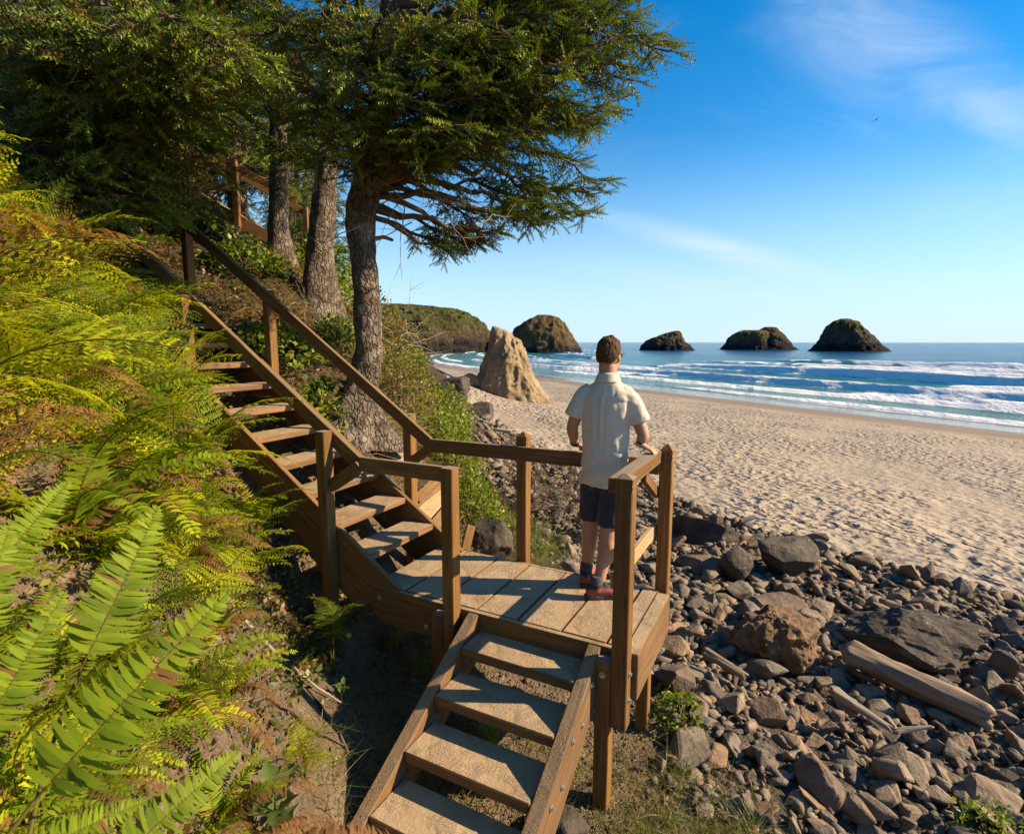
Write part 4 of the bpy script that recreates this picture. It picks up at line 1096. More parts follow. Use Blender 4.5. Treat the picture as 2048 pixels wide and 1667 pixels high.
b2 = tuple(at(640, 615, 8.5)); b2 = (b2[0], b2[1], lump1(b2[0], b2[1]) - 0.15)
t2 = [b2, at(638, 520, 8.5), at(646, 430, 8.5), at(655, 330, 8.5), at(662, 200, 8.5), at(668, 40, 8.5), at(670, -200, 8.5), at(672, -420, 8.5)]
br = tip_branches(t2, [(560, 60, 7.8), (480, 130, 7.5), (520, 30, 8.6), (720, 60, 8), (620, 180, 7.6), (600, 225, 8.2), (440, 120, 7.8), (700, 180, 9), (740, 250, 9.2), (620, 320, 8.9), (600, 215, 9.2), (680, 280, 7.9), (650, 100, 7.4), (570, 150, 8.8), (500, 90, 8.2), (640, 240, 7.8)], 3.9, rs, 0.035) + whorl(t2, 6.3, 9.8, 2.2, 0.5, 28, rs)
make_tree('spruce_tree', 'spruce with a thick pale lit trunk standing just behind the leaning one', b2, t2, [0.26, 0.20, 0.175, 0.165, 0.14, 0.11, 0.07, 0.03], br, 8, sprig=0.23, dens=0.95, brown=0.10, sides=24)
b3 = at(560, 490, 9.4); b3 = (b3[0], b3[1], lump1(b3[0], b3[1]) - 0.15)
t3 = [b3, at(556, 440, 9.4), at(558, 330, 9.4), at(556, 200, 9.4), at(552, 40, 9.4), at(550, -300, 9.4)]
br = tip_branches(t3, [(600, 318, 8.4), (570, 300, 8.0), (600, 300, 8.2), (480, 150, 8.4), (430, 140, 8.6), (400, 120, 8.4), (500, 130, 8.0), (560, 190, 8.2), (440, 120, 8.5), (380, 100, 9), (600, 230, 9.8), (520, 110, 8.4), (590, 150, 10)], 4.7, rs, 0.035) + whorl(t3, 6.5, 10, 2.1, 0.5, 26, rs)
make_tree('spruce_tree', 'spruce with a dark shaded trunk in front of the far flight', b3, t3, [0.19, 0.155, 0.14, 0.13, 0.10, 0.04], br, 13, sprig=0.23, dens=0.95, sides=20)
b4 = (-4.75, 6.75, lump1(-4.75, 6.75) - 0.15)
t4 = [b4, (-4.75, 6.75, 4.2), (-4.75, 6.75, 5.3), (-4.72, 6.75, 6.6), (-4.7, 6.75, 8.2), (-4.7, 6.75, 9.6)]
tips4 = [(60, 60, 4.3), (150, 30, 4.1), (230, 60, 4.0), (300, 40, 4.1), (350, 30, 3.9), (350, 110, 4.2), (420, 60, 4.3), (490, 100, 4.2), (440, 140, 4.4), (330, 190, 5.0), (200, 120, 4.2), (100, 20, 4.0), (270, 10, 3.9), (150, 330, 4.7), (200, 380, 4.8), (240, 430, 4.9), (260, 350, 4.8), (180, 430, 4.7), (120, 390, 4.6), (285, 400, 5.0), (80, 350, 4.6), (40, 300, 4.6), (210, 300, 4.7), (310, 440, 5.2), (330, 250, 6.0), (290, 330, 6.1), (335, 400, 6.0), (250, 400, 6.0), (210, 300, 5.9), (160, 380, 5.9), (110, 310, 5.9), (60, 260, 5.8), (30, 200, 5.7), (280, 220, 5.9), (240, 260, 6.1), (170, 300, 6.3), (120, 200, 6.0), (200, 350, 6.4), (90, 120, 5.6), (20, 30, 5.4), (260, 140, 5.5), (180, 110, 5.3), (500, 180, 6.6), (130, 10, 5.0), (380, 10, 5.2)]
br = tip_branches(t4, tips4, 3.7, rs, 0.03, (-0.4, 0.4)) + whorl(t4, 6.0, 9.4, 2.2, 0.6, 26, rs)
dead = dead_twigs(34, at(75, 165, 5.6), (0.42, 0.3, 0.32), rs, (0.4, 1.0), 0.008) + dead_twigs(12, at(40, 60, 5.5), (0.3, 0.3, 0.3), rs, (0.3, 0.8), 0.007)
make_tree('spruce_tree', 'spruce hanging over the top of the upper flight, with bare grey twigs', b4, t4, [0.24, 0.2, 0.17, 0.14, 0.09, 0.03], br, 17, sprig=0.21, dens=0.75, extra=dead, brown=0.16, sides=20)

def bg_template(seed, H=9.0):
    rs = np.random.default_rng(seed)
    tp = [(0, 0, -0.3), (0.03, 0, H * 0.3), (0, 0.03, H * 0.65), (0, 0, H)]
    V, F = trunk_mesh(tp, [0.22, 0.17, 0.10, 0.02], 14, seed, 0.4)
    tm_ = fast_mesh('trunk', V, F, smooth=True); tm_.materials.append(BARK)
    br = whorl(tp, 0.9, H - 0.3, 2.2, 0.35, 74, rs, 0.022, 0.18)
    paths, SO, SD, SS, SC = grow_branches(br, seed, 0.30, 0.6, 0.15, 0.35)
    V, F = tubes([p for p in paths if len(p[0]) > 4], 4)
    bm_ = fast_mesh('branches', V, F); bm_.materials.append(TWIG)
    V, F = scatter(SPRIG, SPRIG_F, SO, frames(SD, rs, roll=0.6), SS)
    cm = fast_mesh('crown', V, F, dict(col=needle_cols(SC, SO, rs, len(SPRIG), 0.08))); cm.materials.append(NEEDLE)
    print('bg tree sprigs', len(SO))
    return tm_, bm_, cm
TPL = [bg_template(101), bg_template(102)]
bgt = [(-7.5, 8.3, 1.0, 'spruce with a bare lower trunk at the upper left, behind the grey twigs'), (-8.4, 10.2, 1.2, None), (-6.2, 13.0, 1.0, None), (-9.5, 7.2, 1.15, None), (-7.2, 13.5, 1.25, None), (-4.9, 14.5, 0.62, 'small pointed spruce seen against the sky between the trunks'), (-10.5, 12.5, 1.3, None), (-12.5, 9.0, 1.3, None), (-6.4, 16.5, 0.7, None), (-9.0, 17.0, 1.2, None), (-7.6, 11.4, 0.8, None), (-13, 15, 1.4, None), (-7.9, 5.6, 0.95, None), (-4.35, 12.6, 0.34, 'knee high young spruce beside the far flight'), (-12, 20, 1.3, None), (-8.2, 22, 0.8, None)]
for i, (x, y, s, lb) in enumerate(bgt):
    z = lump1(x, y) - 0.1
    t = thing('spruce_tree', (x, y, z), lb or 'dark spruce crowded in the wood above the stairs', 'tree', None if lb else 'spruces of the wood above the stairs')
    M = Matrix.Translation((x, y, z)) @ Matrix.Rotation(i * 1.7, 4, 'Z') @ Matrix.Diagonal((s, s, s, 1))
    for nm, me in zip(('trunk', 'branches', 'crown'), TPL[i % 2]): link(nm, me, None, t, M)

# ------------------------------------------------------------------ ferns
def curve2(th0, th1, n, pw=1.2):
    t = np.linspace(0, 1, n); th = np.radians(th0 + (th1 - th0) * t ** pw)
    d = np.stack([np.cos(th), 0 * t, np.sin(th)], 1) / (n - 1)
    P = np.concatenate([[[0, 0, 0]], np.cumsum(d[:-1], 0)])
    return t, P, np.stack([np.cos(th), 0 * t, np.sin(th)], 1)
def sword_frond(seed, th0, th1, c1, c2, pairs=38, brown=0.05, curl=0.0, wid=0.155, pw=1.0):
    rs = np.random.default_rng(seed); t, P, T = curve2(th0, th1, 40)
    V, Q, Tr, C = [], [], [], []
    for i in range(pairs):
        f = 0.07 + 0.92 * i / (pairs - 1)
        p = np.array([np.interp(f, t, P[:, k]) for k in range(3)]); d = np.array([np.interp(f, t, T[:, k]) for k in range(3)])
        up = np.array([-d[2], 0, d[0]])
        l = wid * min(1, (f / 0.16)) ** 0.55 * (1 - f) ** 0.55 * 1.12 + 0.006
        for sg in (-1, 1):
            if f > 0.1 and rs.uniform() < 0.03: continue
            a = rs.normal(0.24, 0.10); lift = rs.normal(0.22, 0.16) 
            e = np.array([0, sg, 0]) * math.cos(a) + d * math.sin(a) + up * lift; e /= np.linalg.norm(e)
            w = d * 0.0125 * pw * (0.8 + 0.4 * (1 - f)); l2 = l * rs.uniform(0.9, 1.08)
            dr = up * (-0.16 * l2 * rs.uniform(0.3, 1.6) - curl * l2)
            k = len(V)
            V += [p - w * 0.55, p + w * 0.55, p + e * l2 * 0.35 + w * 1.0 + up * 0.004, p + e * l2 * 0.35 - w * 1.0 + up * 0.004, p + e * l2 * 0.75 + w * 0.65 + dr * 0.5, p + e * l2 * 0.75 - w * 0.65 + dr * 0.5, p + e * l2 + d * 0.012 + dr]
            Q += [(k, k + 1, k + 2, k + 3), (k + 3, k + 2, k + 4, k + 5)]; Tr.append((k + 5, k + 4, k + 6))
            m = rs.uniform(0, 1); c = np.array(c1) * (1 - m) + np.array(c2) * m
            if rs.uniform() < brown: c = np.array([0.20, 0.11, 0.04])
            C += [c] * 7
    V2, F2 = tubes([(P[::3], np.linspace(0.007, 0.002, len(P[::3])))], 3)
    k = len(V)
    V = np.concatenate([np.array(V), V2]); C = np.concatenate([np.array(C), np.tile([[0.17, 0.12, 0.03]], (len(V2), 1))])
    me = fast_mesh('frond', V, [np.concatenate([np.array(Q), F2 + k]), np.array(Tr)], dict(col=C)); me.materials.append(FERN)
    return me
def bracken_frond(seed, th0, th1, c1, c2, pairs=14, sub=11, brown=0.03, wid=0.42):
    rs = np.random.default_rng(seed); t, P, T = curve2(th0, th1, 30)
    V, Q, C = [], [], []
    for i in range(pairs):
        f = 0.10 + 0.88 * (i / (pairs - 1)) ** 0.9
        p = np.array([np.interp(f, t, P[:, k]) for k in range(3)]); d = np.array([np.interp(f, t, T[:, k]) for k in range(3)])
        up = np.array([-d[2], 0, d[0]]); l = wid * (1 - f) ** 0.85 + 0.02
        for sg in (-1, 1):
            a = rs.normal(0.38, 0.07); e = np.array([0, sg, 0]) * math.cos(a) + d * math.sin(a) + up * rs.normal(0.02, 0.10); e /= np.linalg.norm(e)
            sag = rs.uniform(0.1, 0.35)
            m = rs.uniform(0, 1); cc = np.array(c1) * (1 - m) + np.array(c2) * m
            if rs.uniform() < brown: cc = np.array([0.22, 0.12, 0.035])
            ns_ = max(4, int(sub * (0.45 + 0.55 * l / wid)))
            for j in range(ns_):
                s = (j + 0.6) / ns_
                q = p + e * l * s - up * sag * l * s * s
                pl = (0.20 * l * (1 - s) ** 0.7 + 0.010)
                for s2 in (-1, 1):
                    g = d * s2 * 0.95 + e * 0.38; g /= np.linalg.norm(g); wv = e * l / ns_ * 0.40
                    dr = -up * pl * rs.uniform(0, 0.35); k = len(V)
                    V += [q - wv, q + g * pl * 0.55 - wv * 0.7 + dr * 0.3, q + g * pl + dr, q + g * pl * 0.45 + wv]
                    Q.append((k, k + 1, k + 2, k + 3)); C += [cc * rs.uniform(0.85, 1.15)] * 4
    V2, F2 = tubes([(P[::3], np.linspace(0.008, 0.002, len(P[::3])))], 3)
    k = len(V); V = np.concatenate([np.array(V), V2]); C = np.concatenate([np.array(C), np.tile([[0.20, 0.16, 0.04]], (len(V2), 1))])
    me = fast_mesh('frond', V, np.concatenate([np.array(Q), F2 + k]), dict(col=C)); me.materials.append(FERN)
    return me
G1, G2 = (0.130, 0.205, 0.010), (0.265, 0.330, 0.014)
Y1, Y2 = (0.285, 0.355, 0.012), (0.450, 0.460, 0.018)
SW = [sword_frond(i, 62, -22, G1, G2, brown=0.05) for i in range(3)] + [sword_frond(9, 55, -35, Y1, Y2, brown=0.12)]
SWB = [sword_frond(30 + i, 45, -70, (0.13, 0.065, 0.026), (0.26, 0.14, 0.06), curl=0.5, brown=0.4) for i in range(2)]
HERO = [sword_frond(50 + i, 14, -16, (0.125, 0.190, 0.010), (0.24, 0.31, 0.016), pairs=40, brown=0.02, wid=0.21, pw=1.2) for i in range(3)]
BR = [bracken_frond(70 + i, 42, -28, *((Y1, Y2) if i < 4 else (G1, (0.15, 0.19, 0.02))), brown=0.05) for i in range(6)]
BRB = [bracken_frond(90, 30, -60, (0.20, 0.10, 0.035), (0.30, 0.17, 0.06))]
LEFT_EDGE_Y = [180, 300, 400, 470, 560, 620, 700, 800, 880, 960, 1040, 1110, 1200, 1300, 1420, 1560, 1700]
LEFT_EDGE_X = [130, 215, 255, 300, 385, 420, 425, 450, 490, 560, 590, 570, 545, 520, 570, 560, 500]
def build_ferns():
    rs = np.random.default_rng(41)
    cand = []
    for gx in np.arange(-5.6, -0.35, 0.27):
        for gy in np.arange(0.55, 6.4, 0.27):
            cand.append((gx + rs.uniform(-0.13, 0.13), gy + rs.uniform(-0.13, 0.13)))
            if gx > -2.4 and gy < 3.2: cand.append((gx + rs.uniform(-0.13, 0.13), gy + rs.uniform(-0.13, 0.13)))
    cand = np.array(cand); z = lump(cand[:, 0], cand[:, 1])
    v = cand @ AX
    n = 0
    for (x, y), zz_, vv in zip(cand, z, v):
        if vv > 2.80 or math.hypot(x, y) < 1.05: continue
        p0 = proj(np.array([[x, y, zz_]]))[0]
        kind = 'sword' if (rs.uniform() < (0.72 if p0[1] > 1000 else 0.16)) else 'bracken'
        size = rs.uniform(0.50, 0.80) if kind == 'sword' else rs.uniform(0.54, 0.86)
        if p0[1] > 1120: size *= 0.66
        ok = True
        for (dx, dz) in ((0.36, 0.30), (0.2, 0.5), (0.42, 0.1)):
            q = proj(np.array([[x + dx * size, y, zz_ + dz * size]]))[0]
            if q[0] > np.interp(q[1], LEFT_EDGE_Y, LEFT_EDGE_X): ok = False
        if not ok or p0[0] < -700: continue
        if kind == 'sword':
            where = 'hard against the upper flight' if vv > 2.25 else ('high on the left bank' if p0[1] < 900 else 'low on the bank in the left foreground')
            t = thing('sword_fern', (x, y, zz_), 'sword fern with ladder fronds growing ' + where, 'fern', 'sword ferns of the left bank')
            k = rs.integers(8, 12)
            for j in range(k):
                a = j * 2.4 + rs.uniform(-0.3, 0.3); br_ = rs.uniform() < 0.13
                me = SWB[j % 2] if br_ else SW[rs.integers(0, 4)]
                s = size * rs.uniform(0.8, 1.15)
                M = Matrix.Translation((x, y, zz_)) @ Matrix.Rotation(a, 4, 'Z') @ Matrix.Rotation(rs.normal(0, 0.22), 4, 'Y') @ Matrix.Rotation(rs.normal(0, 0.2), 4, 'X') @ Matrix.Diagonal((s, s, s, 1))
                link('frond', me, None, t, M)
        else:
            where = 'hard against the upper flight' if vv > 2.25 else ('high on the left bank' if p0[1] < 900 else 'low on the bank in the left foreground')
            t = thing('bracken_fern', (x, y, zz_), 'lacy yellow green bracken fern growing ' + where, 'fern', 'bracken ferns of the left bank')
            for j in range(rs.integers(4, 7)):
                a = j * 2.4 + rs.uniform(-0.6, 0.6); h = size * rs.uniform(0.1, 0.5)
                me = BRB[0] if rs.uniform() < 0.08 else BR[rs.integers(0, 6)]
                s = size * rs.uniform(0.75, 1.15)
                M = Matrix.Translation((x + rs.normal(0, 0.05), y + rs.normal(0, 0.05), zz_ + h)) @ Matrix.Rotation(a, 4, 'Z') @ Matrix.Rotation(rs.normal(-0.22, 0.28), 4, 'Y') @ Matrix.Rotation(rs.normal(0, 0.3), 4, 'X') @ Matrix.Diagonal((s, s, s, 1))
                link('frond', me, None, t, M)
            V, F = tubes([(np.array([[0, 0, -0.1], [0.01, 0.01, size * 0.2], [0, 0.02, size * 0.5]]), np.array([0.006, 0.005, 0.004]))], 4)
            link('stem', fast_mesh('stem', V, F, dict(col=np.tile([[0.2, 0.17, 0.04]], (len(V), 1)))), FERN, t, Matrix.Translation((x, y, zz_)))
        n += 1
    print('ferns', n)
build_ferns()
def frond_between(me, p0, p1, parent, nrm):
    p0, p1 = Vector(p0), Vector(p1); L = (p1 - p0).length
    M = Matrix.Translation(p0) @ frame_x(p1 - p0, nrm).to_4x4() @ Matrix.Diagonal((L, L, L, 1))
    fr_ = link('frond', me, None, parent, M)
    # its stalk, from the fern's crown up to the leafy part
    c = np.array(parent.matrix_basis.translation); b = np.array(p0); d = np.array(p1 - p0) / L
    q = np.linspace(0, 1, 9)[:, None]; mid = b - d * np.linalg.norm(b - c) * 0.45
    P = (1 - q) ** 2 * c + 2 * q * (1 - q) * mid + q ** 2 * b
    V, F = tubes([(P - c, np.linspace(0.006, 0.0045, 9))], 5)
    link('stalk', fast_mesh('stalk', V, F, dict(col=np.tile([[0.16, 0.13, 0.035]], (len(V), 1)))), FERN, fr_, Matrix.Translation(c))
# the big sword ferns of the foreground, their crowns rooted on the bank
f1 = thing('sword_fern', (-0.80, 0.72, lump1(-0.80, 0.72)), 'largest sword fern of the left foreground, its long fronds pointing to the upper right', 'fern')
frond_between(HERO[0], at(165, 1330, 1.30), at(315, 1010, 1.62), f1, (0.75, -0.45, 0.6))
frond_between(HERO[1], at(70, 1600, 1.02), at(455, 1185, 1.34), f1, (0.6, -0.5, 0.75))
frond_between(HERO[2], at(215, 1740, 0.95), at(480, 1500, 1.2), f1, (0.6, -0.4, 0.8))
frond_between(HERO[0], at(-60, 1500, 1.0), at(130, 1180, 1.2), f1, (0.7, -0.5, 0.5))
frond_between(HERO[2], at(-40, 1180, 1.35), at(140, 960, 1.6), f1, (0.65, -0.5, 0.6))
frond_between(HERO[1], at(40, 1720, 0.9), at(300, 1600, 1.05), f1, (0.5, -0.3, 0.9))
frond_between(HERO[1], at(-60, 1290, 1.1), at(20, 1040, 1.25), f1, (0.8, -0.5, 0.4))
link('crown', boulder.__globals__['fast_mesh']('crown', *tubes([(np.array([[0, 0, -0.15], [0, 0, 0.02], [0, 0, 0.12]]), np.array([0.07, 0.06, 0.02]))], 7)), TWIG, f1, Matrix.Translation((-0.80, 0.72, lump1(-0.80, 0.72))))
f2 = thing('sword_fern', (-0.42, 0.78, lump1(-0.42, 0.78)), 'dried brown curled fern at the bottom edge of the picture', 'fern')
for (a, b) in (((470, 1740, 0.80), (640, 1640, 0.95)), ((560, 1720, 0.82), (850, 1690, 0.95)), ((600, 1750, 0.80), (760, 1660, 0.95)), ((420, 1720, 0.82), (520, 1640, 0.95)), ((520, 1700, 0.85), (700, 1650, 1.0)), ((640, 1730, 0.82), (880, 1740, 0.95))):
    frond_between(SWB[0] if a[0] % 20 else SWB[1], at(*a), at(*b), f2, (0, -0.5, 0.9))

# ------------------------------------------------------------------ other plants
LEAF_T = np.array([(0, 0, 0), (0.3, -0.26, 0.05), (0.3, 0.26, 0.05), (0.68, -0.22, 0.03), (0.68, 0.22, 0.03), (1.0, 0, -0.08)])
LEAF_F = [np.array([(0, 1, 2)]), np.array([(1, 3, 4, 2)]), np.array([(3, 5, 4)])]
LEAF_TRI = np.array([(0, 1, 2), (1, 3, 4), (1, 4, 2), (3, 5, 4)])
QUAD_T = np.array([(0, 0, 0), (0.5, -0.30, 0.06), (1.0, 0, -0.05), (0.5, 0.30, 0.06)])
QUAD_F = np.array([(0, 1, 2, 3)])
def pick_cols(rs, n, pal, p, jit=0.25):
    pal = np.array(pal); c = pal[rs.choice(len(pal), n, p=p)]
    return c * (1 + rs.uniform(-jit, jit, (n, 1)))
def shrub(label, loc, rad, h, n, leaf, pal, p, seed, group=None, name='shrub', twig=TWIG, shell=0.55):
    rs = np.random.default_rng(seed)
    x, y = loc; z = lump1(x, y)
    t = thing(name, (x, y, z), label, 'shrub', group); M0 = Matrix.Translation((x, y, z))
    d = rs.normal(size=(n, 3)); d /= np.linalg.norm(d, axis=1)[:, None]; d[:, 2] = np.abs(d[:, 2]) * 1.15 - 0.15
    k = rs.uniform(shell, 1, n) ** 0.6 * (1 + 0.45 * fbm(d * 2.3 + seed, 3, seed))
    O = d * k[:, None] * np.array([rad, rad, h])
    V, F = scatter(QUAD_T, QUAD_F, O, frames(d * 0.7 + rs.normal(0, 0.8, (n, 3)), rs, roll=0.8), leaf * rs.uniform(0.6, 1.3, n))
    link('foliage', fast_mesh('foliage', V, F, dict(col=np.repeat(pick_cols(rs, n, pal, p), 4, 0))), LEAF, t, M0)
    st = []
    for _ in range(14):
        e = rs.normal(size=3); e[2] = abs(e[2]) + 0.4; e /= np.linalg.norm(e); e *= np.array([rad, rad, h]) * rs.uniform(0.6, 1.05)
        st.append((np.array([[0, 0, -0.1], e * 0.5 + rs.normal(0, 0.04, 3), e]), np.array([0.012, 0.007, 0.002])))
    V, F = tubes(st, 4); link('stems', fast_mesh('stems', V, F), twig, t, M0)
    return t
PG = [(0.14, 0.21, 0.020), (0.23, 0.28, 0.025), (0.065, 0.105, 0.016), (0.28, 0.27, 0.03)]
PB = [(0.19, 0.135, 0.055), (0.12, 0.145, 0.03), (0.26, 0.185, 0.08), (0.22, 0.24, 0.04)]
sh = [('bright green leafy shrub between the landing and the rubble', (-0.55, 7.0), 0.42, 0.62, 2600, 0.05, PG, (0.45, 0.35, 0.1, 0.1)),
      ('bright green shrub spilling down the bank behind the first one', (-0.95, 8.3), 0.55, 0.75, 2800, 0.055, PG, (0.4, 0.4, 0.1, 0.1)),
      ('green shrub low on the bank above the loose boards', (-1.35, 10.0), 0.6, 0.7, 2200, 0.065, PG, (0.4, 0.35, 0.1, 0.15)),
      ('green shrub at the toe of the bank, nearest the open sand', (-1.65, 12.6), 0.8, 0.9, 2400, 0.075, PG, (0.4, 0.35, 0.1, 0.15)),
      ('yellow green bush on the bank edge against the sea', (-2.25, 11.0), 0.75, 0.95, 2400, 0.07, PG, (0.3, 0.3, 0.2, 0.2)),
      ('brown tangled bush on the bank just right of the leaning trunk', (-1.75, 8.6), 0.62, 0.95, 2600, 0.055, PB, (0.35, 0.25, 0.25, 0.15)),
      ('brown green bush capping the bank against the sky', (-2.35, 9.4), 0.6, 1.0, 2400, 0.06, PB, (0.3, 0.3, 0.2, 0.2)),
      ('brownish bush on the outer bank under the cliff headland', (-2.9, 13.2), 0.9, 1.5, 2600, 0.08, PB, (0.35, 0.25, 0.2, 0.2)),
      ('salal bush with round green leaves right of the upper flight', (-2.05, 5.75), 0.42, 0.42, 900, 0.075, PG, (0.35, 0.3, 0.25, 0.1)),
      ('salal bush behind the middle of the upper handrail', (-2.75, 6.35), 0.5, 0.5, 1000, 0.08, PG, (0.3, 0.3, 0.3, 0.1)),
      ('dark leafy bush below the far flight', (-3.8, 8.0), 0.6, 0.34, 1300, 0.08, PG, (0.25, 0.1, 0.6, 0.05)),
      ('leafy bush at the foot of the pale lit trunk', (-2.45, 7.6), 0.5, 0.45, 1000, 0.075, PG, (0.35, 0.25, 0.3, 0.1)),
      ('dark bush left of the shaded trunk', (-5.0, 8.4), 0.7, 0.5, 1400, 0.09, PG, (0.2, 0.1, 0.65, 0.05)),
      ('tall green bush against the sky beside the far flight', (-3.9, 11.6), 0.9, 1.3, 2400, 0.09, PG, (0.35, 0.2, 0.35, 0.1)),
      ('grassy green bush on the hill above the pale trunk', (-3.2, 10.4), 0.7, 0.8, 1800, 0.08, PG, (0.35, 0.3, 0.15, 0.2)),
      ('small bright green clump beside the right support post', (1.25, 3.78), 0.20, 0.22, 420, 0.04, PG, (0.4, 0.5, 0.05, 0.05)),
      ('small green weed among the rocks at the lower right corner', (2.95, 3.02), 0.22, 0.2, 300, 0.04, PG, (0.5, 0.4, 0.05, 0.05))]
for i, (lb, loc, rd, h, n, lf, pal, p) in enumerate(sh): shrub(lb, loc, rd, h, n, lf, pal, p, 200 + i)

def blades(P, D, L, Wd, rs, bend=0.5, seg=4):
    """grass blades -> V, F"""
    n = len(P); X = D / np.linalg.norm(D, axis=1)[:, None]
    side = np.cross(X, rs.normal(size=(n, 3))); side /= np.linalg.norm(side, axis=1)[:, None]
    b = rs.normal(0, 1, (n, 3)); b[:, 2] = -np.abs(b[:, 2]) - 0.3; b *= bend
    V = []
    for k in range(seg + 1):
        t = k / seg; c = P + X * (L * t)[:, None] + b * (L * t * t)[:, None]
        w = side * (Wd * (1 - t * 0.92))[:, None]
        V += [c - w, c + w]
    V = np.stack(V, 1).reshape(-1, 3); m = 2 * (seg + 1)
    F = np.array([(2 * k, 2 * k + 1, 2 * k + 3, 2 * k + 2) for k in range(seg)])
    return V, (F[None] + (np.arange(n) * m)[:, None, None]).reshape(-1, 4), m
def tuft_mesh(seed, n, L, pal, p, spread=0.45, bend=0.55, wd=0.0035):
    rs = np.random.default_rng(seed)
    P = rs.normal(0, 0.03, (n, 3)); P[:, 2] = -0.02
    D = rs.normal(0, spread, (n, 3)); D[:, 2] = 1
    V, F, m = blades(P, D, L * rs.uniform(0.5, 1.15, n), np.full(n, wd), rs, bend)
    me = fast_mesh('grass_tuft', V, F, dict(col=np.repeat(pick_cols(rs, n, pal, p), m, 0))); me.materials.append(LEAF)
    return me
BGR = [(0.13, 0.17, 0.085), (0.20, 0.22, 0.12), (0.09, 0.13, 0.05), (0.30, 0.24, 0.12)]
TU = [tuft_mesh(300 + i, 60, 0.42, BGR, (0.35, 0.3, 0.25, 0.1)) for i in range(3)] + [tuft_mesh(310 + i, 90, 0.3, [(0.12, 0.17, 0.02), (0.19, 0.22, 0.03), (0.28, 0.22, 0.08)], (0.45, 0.35, 0.2), 0.35, 0.4, 0.0028) for i in range(2)]
tufts = [(0.47, 6.7, 0, 1.35, 'pale beach grass tuft behind the landing, left of the man'), (0.62, 5.3, 1, 1.1, None), (0.25, 6.5, 1, 1.3, None), (0.68, 6.6, 2, 1.2, None), (0.08, 6.9, 0, 1.3, None), (0.55, 7.4, 4, 1.6, None), (0.30, 7.8, 3, 1.7, None), (0.02, 7.6, 4, 1.7, None), (-0.15, 8.3, 3, 1.7, None), (0.62, 8.1, 0, 1.4, None), (0.35, 7.1, 3, 1.6, None), (0.75, 7.2, 1, 1.2, None), (0.15, 5.4, 2, 1.0, None), (0.30, 5.9, 0, 1.1, None), (1.12, 2.55, 3, 1.0, None), (1.3, 2.6, 4, 1.0, None), (0.85, 2.5, 4, 1.1, None), (1.15, 3.35, 3, 0.8, None), (1.45, 2.95, 0, 0.9, None), (1.0, 2.62, 0, 0.9, None), (0.6, 2.4, 3, 0.9, None), (0.0, 5.6, 4, 1.1, None), (-0.1, 7.2, 1, 1.2, None), (0.25, 6.6, 3, 1.3, None), (0.45, 6.3, 4, 1.2, None), (-0.25, 7.5, 3, 1.5, None),
         (1.02, 3.25, 0, 0.95, 'long beach grass tuft at the foot of the right support post'), (0.92, 2.95, 1, 0.8, None), (1.2, 3.05, 2, 0.7, None), (0.75, 2.75, 3, 0.9, None), (1.05, 2.72, 4, 0.9, None), (1.35, 2.85, 3, 0.8, None), (0.5, 2.6, 4, 0.8, None), (1.78, 4.1, 0, 0.5, 'single grass tuft growing through the rubble below the brown boulder'), (2.55, 3.55, 1, 0.45, 'grass tuft growing through the rubble left of the pale sticks'), (0.35, 3.5, 2, 0.7, None), (-0.15, 3.3, 3, 0.9, None), (-0.6, 3.3, 0, 0.8, None), (-0.25, 3.7, 3, 0.8, None), (0.1, 3.4, 0, 0.8, None), (-0.95, 4.15, 3, 0.8, None), (-0.7, 3.9, 4, 0.8, None), (1.55, 2.65, 0, 0.7, None), (0.2, 2.9, 3, 0.7, None)]
for i, (x, y, k, s, lb) in enumerate(tufts):
    M = Matrix.Translation((x, y, lump1(x, y))) @ Matrix.Rotation(i * 1.3, 4, 'Z') @ Matrix.Diagonal((s, s, s, 1))
    tag(link('grass_tuft', TU[k], None, None, M), lb or ('grass tuft growing behind the landing, short of the rubble' if y > 4.5 else ('grass tuft on the earth beside the right support post' if x > 0.45 else 'grass tuft in the shade under the landing or lower flight')), 'grass', None if lb else 'grass tufts round the landing')
# small ferns and weeds on the bare earth left of the lower flight
def small_fern(label, loc, n, size, bank, seed, th=0.15):
    rs = np.random.default_rng(seed); x, y, z = loc; zg = lump1(x, y)
    t = thing('fern', (x, y, zg), label, 'fern')
    for j in range(n):
        s = size * rs.uniform(0.8, 1.15); zf = zg + (z - zg) * rs.uniform(0.65, 1.0)
        off = rs.normal(0, 0.03, 2)
        M = Matrix.Translation((x + off[0], y + off[1], zf)) @ Matrix.Rotation(j * 2.4 + rs.uniform(-0.3, 0.3), 4, 'Z') @ Matrix.Rotation(rs.normal(th, 0.2), 4, 'Y') @ Matrix.Rotation(rs.normal(0, 0.25), 4, 'X') @ Matrix.Diagonal((s, s, s, 1))
        link('frond', bank[j % len(bank)], None, t, M)
        if z - zg > 0.05:
            V, F = tubes([(np.array([[0, 0, -0.05], [off[0] * 0.4, off[1] * 0.4, (zf - zg) * 0.55], [off[0], off[1], zf - zg]]), np.array([0.004, 0.0035, 0.003]))], 5)
            link('stem', fast_mesh('stem', V, F, dict(col=np.tile([[0.2, 0.19, 0.05]], (len(V), 1)))), FERN, t, Matrix.Translation((x, y, zg)))
g = lambda x, y: (x, y, lump1(x, y))
small_fern('small green fern sprouting in front of the stair post beside the landing', (-1.26, 3.62, lump1(-1.26, 3.62) + 0.46), 8, 0.30, BR[4:], 1, -0.25)
small_fern('small bright fern on the bare earth left of the lower flight', (-1.02, 2.45, lump1(-1.02, 2.45) + 0.16), 7, 0.26, BR[:3], 2, -0.2)
small_fern('small fern growing under the lowest treads of the upper flight', g(-0.95, 4.55), 7, 0.30, SW[:2], 3)
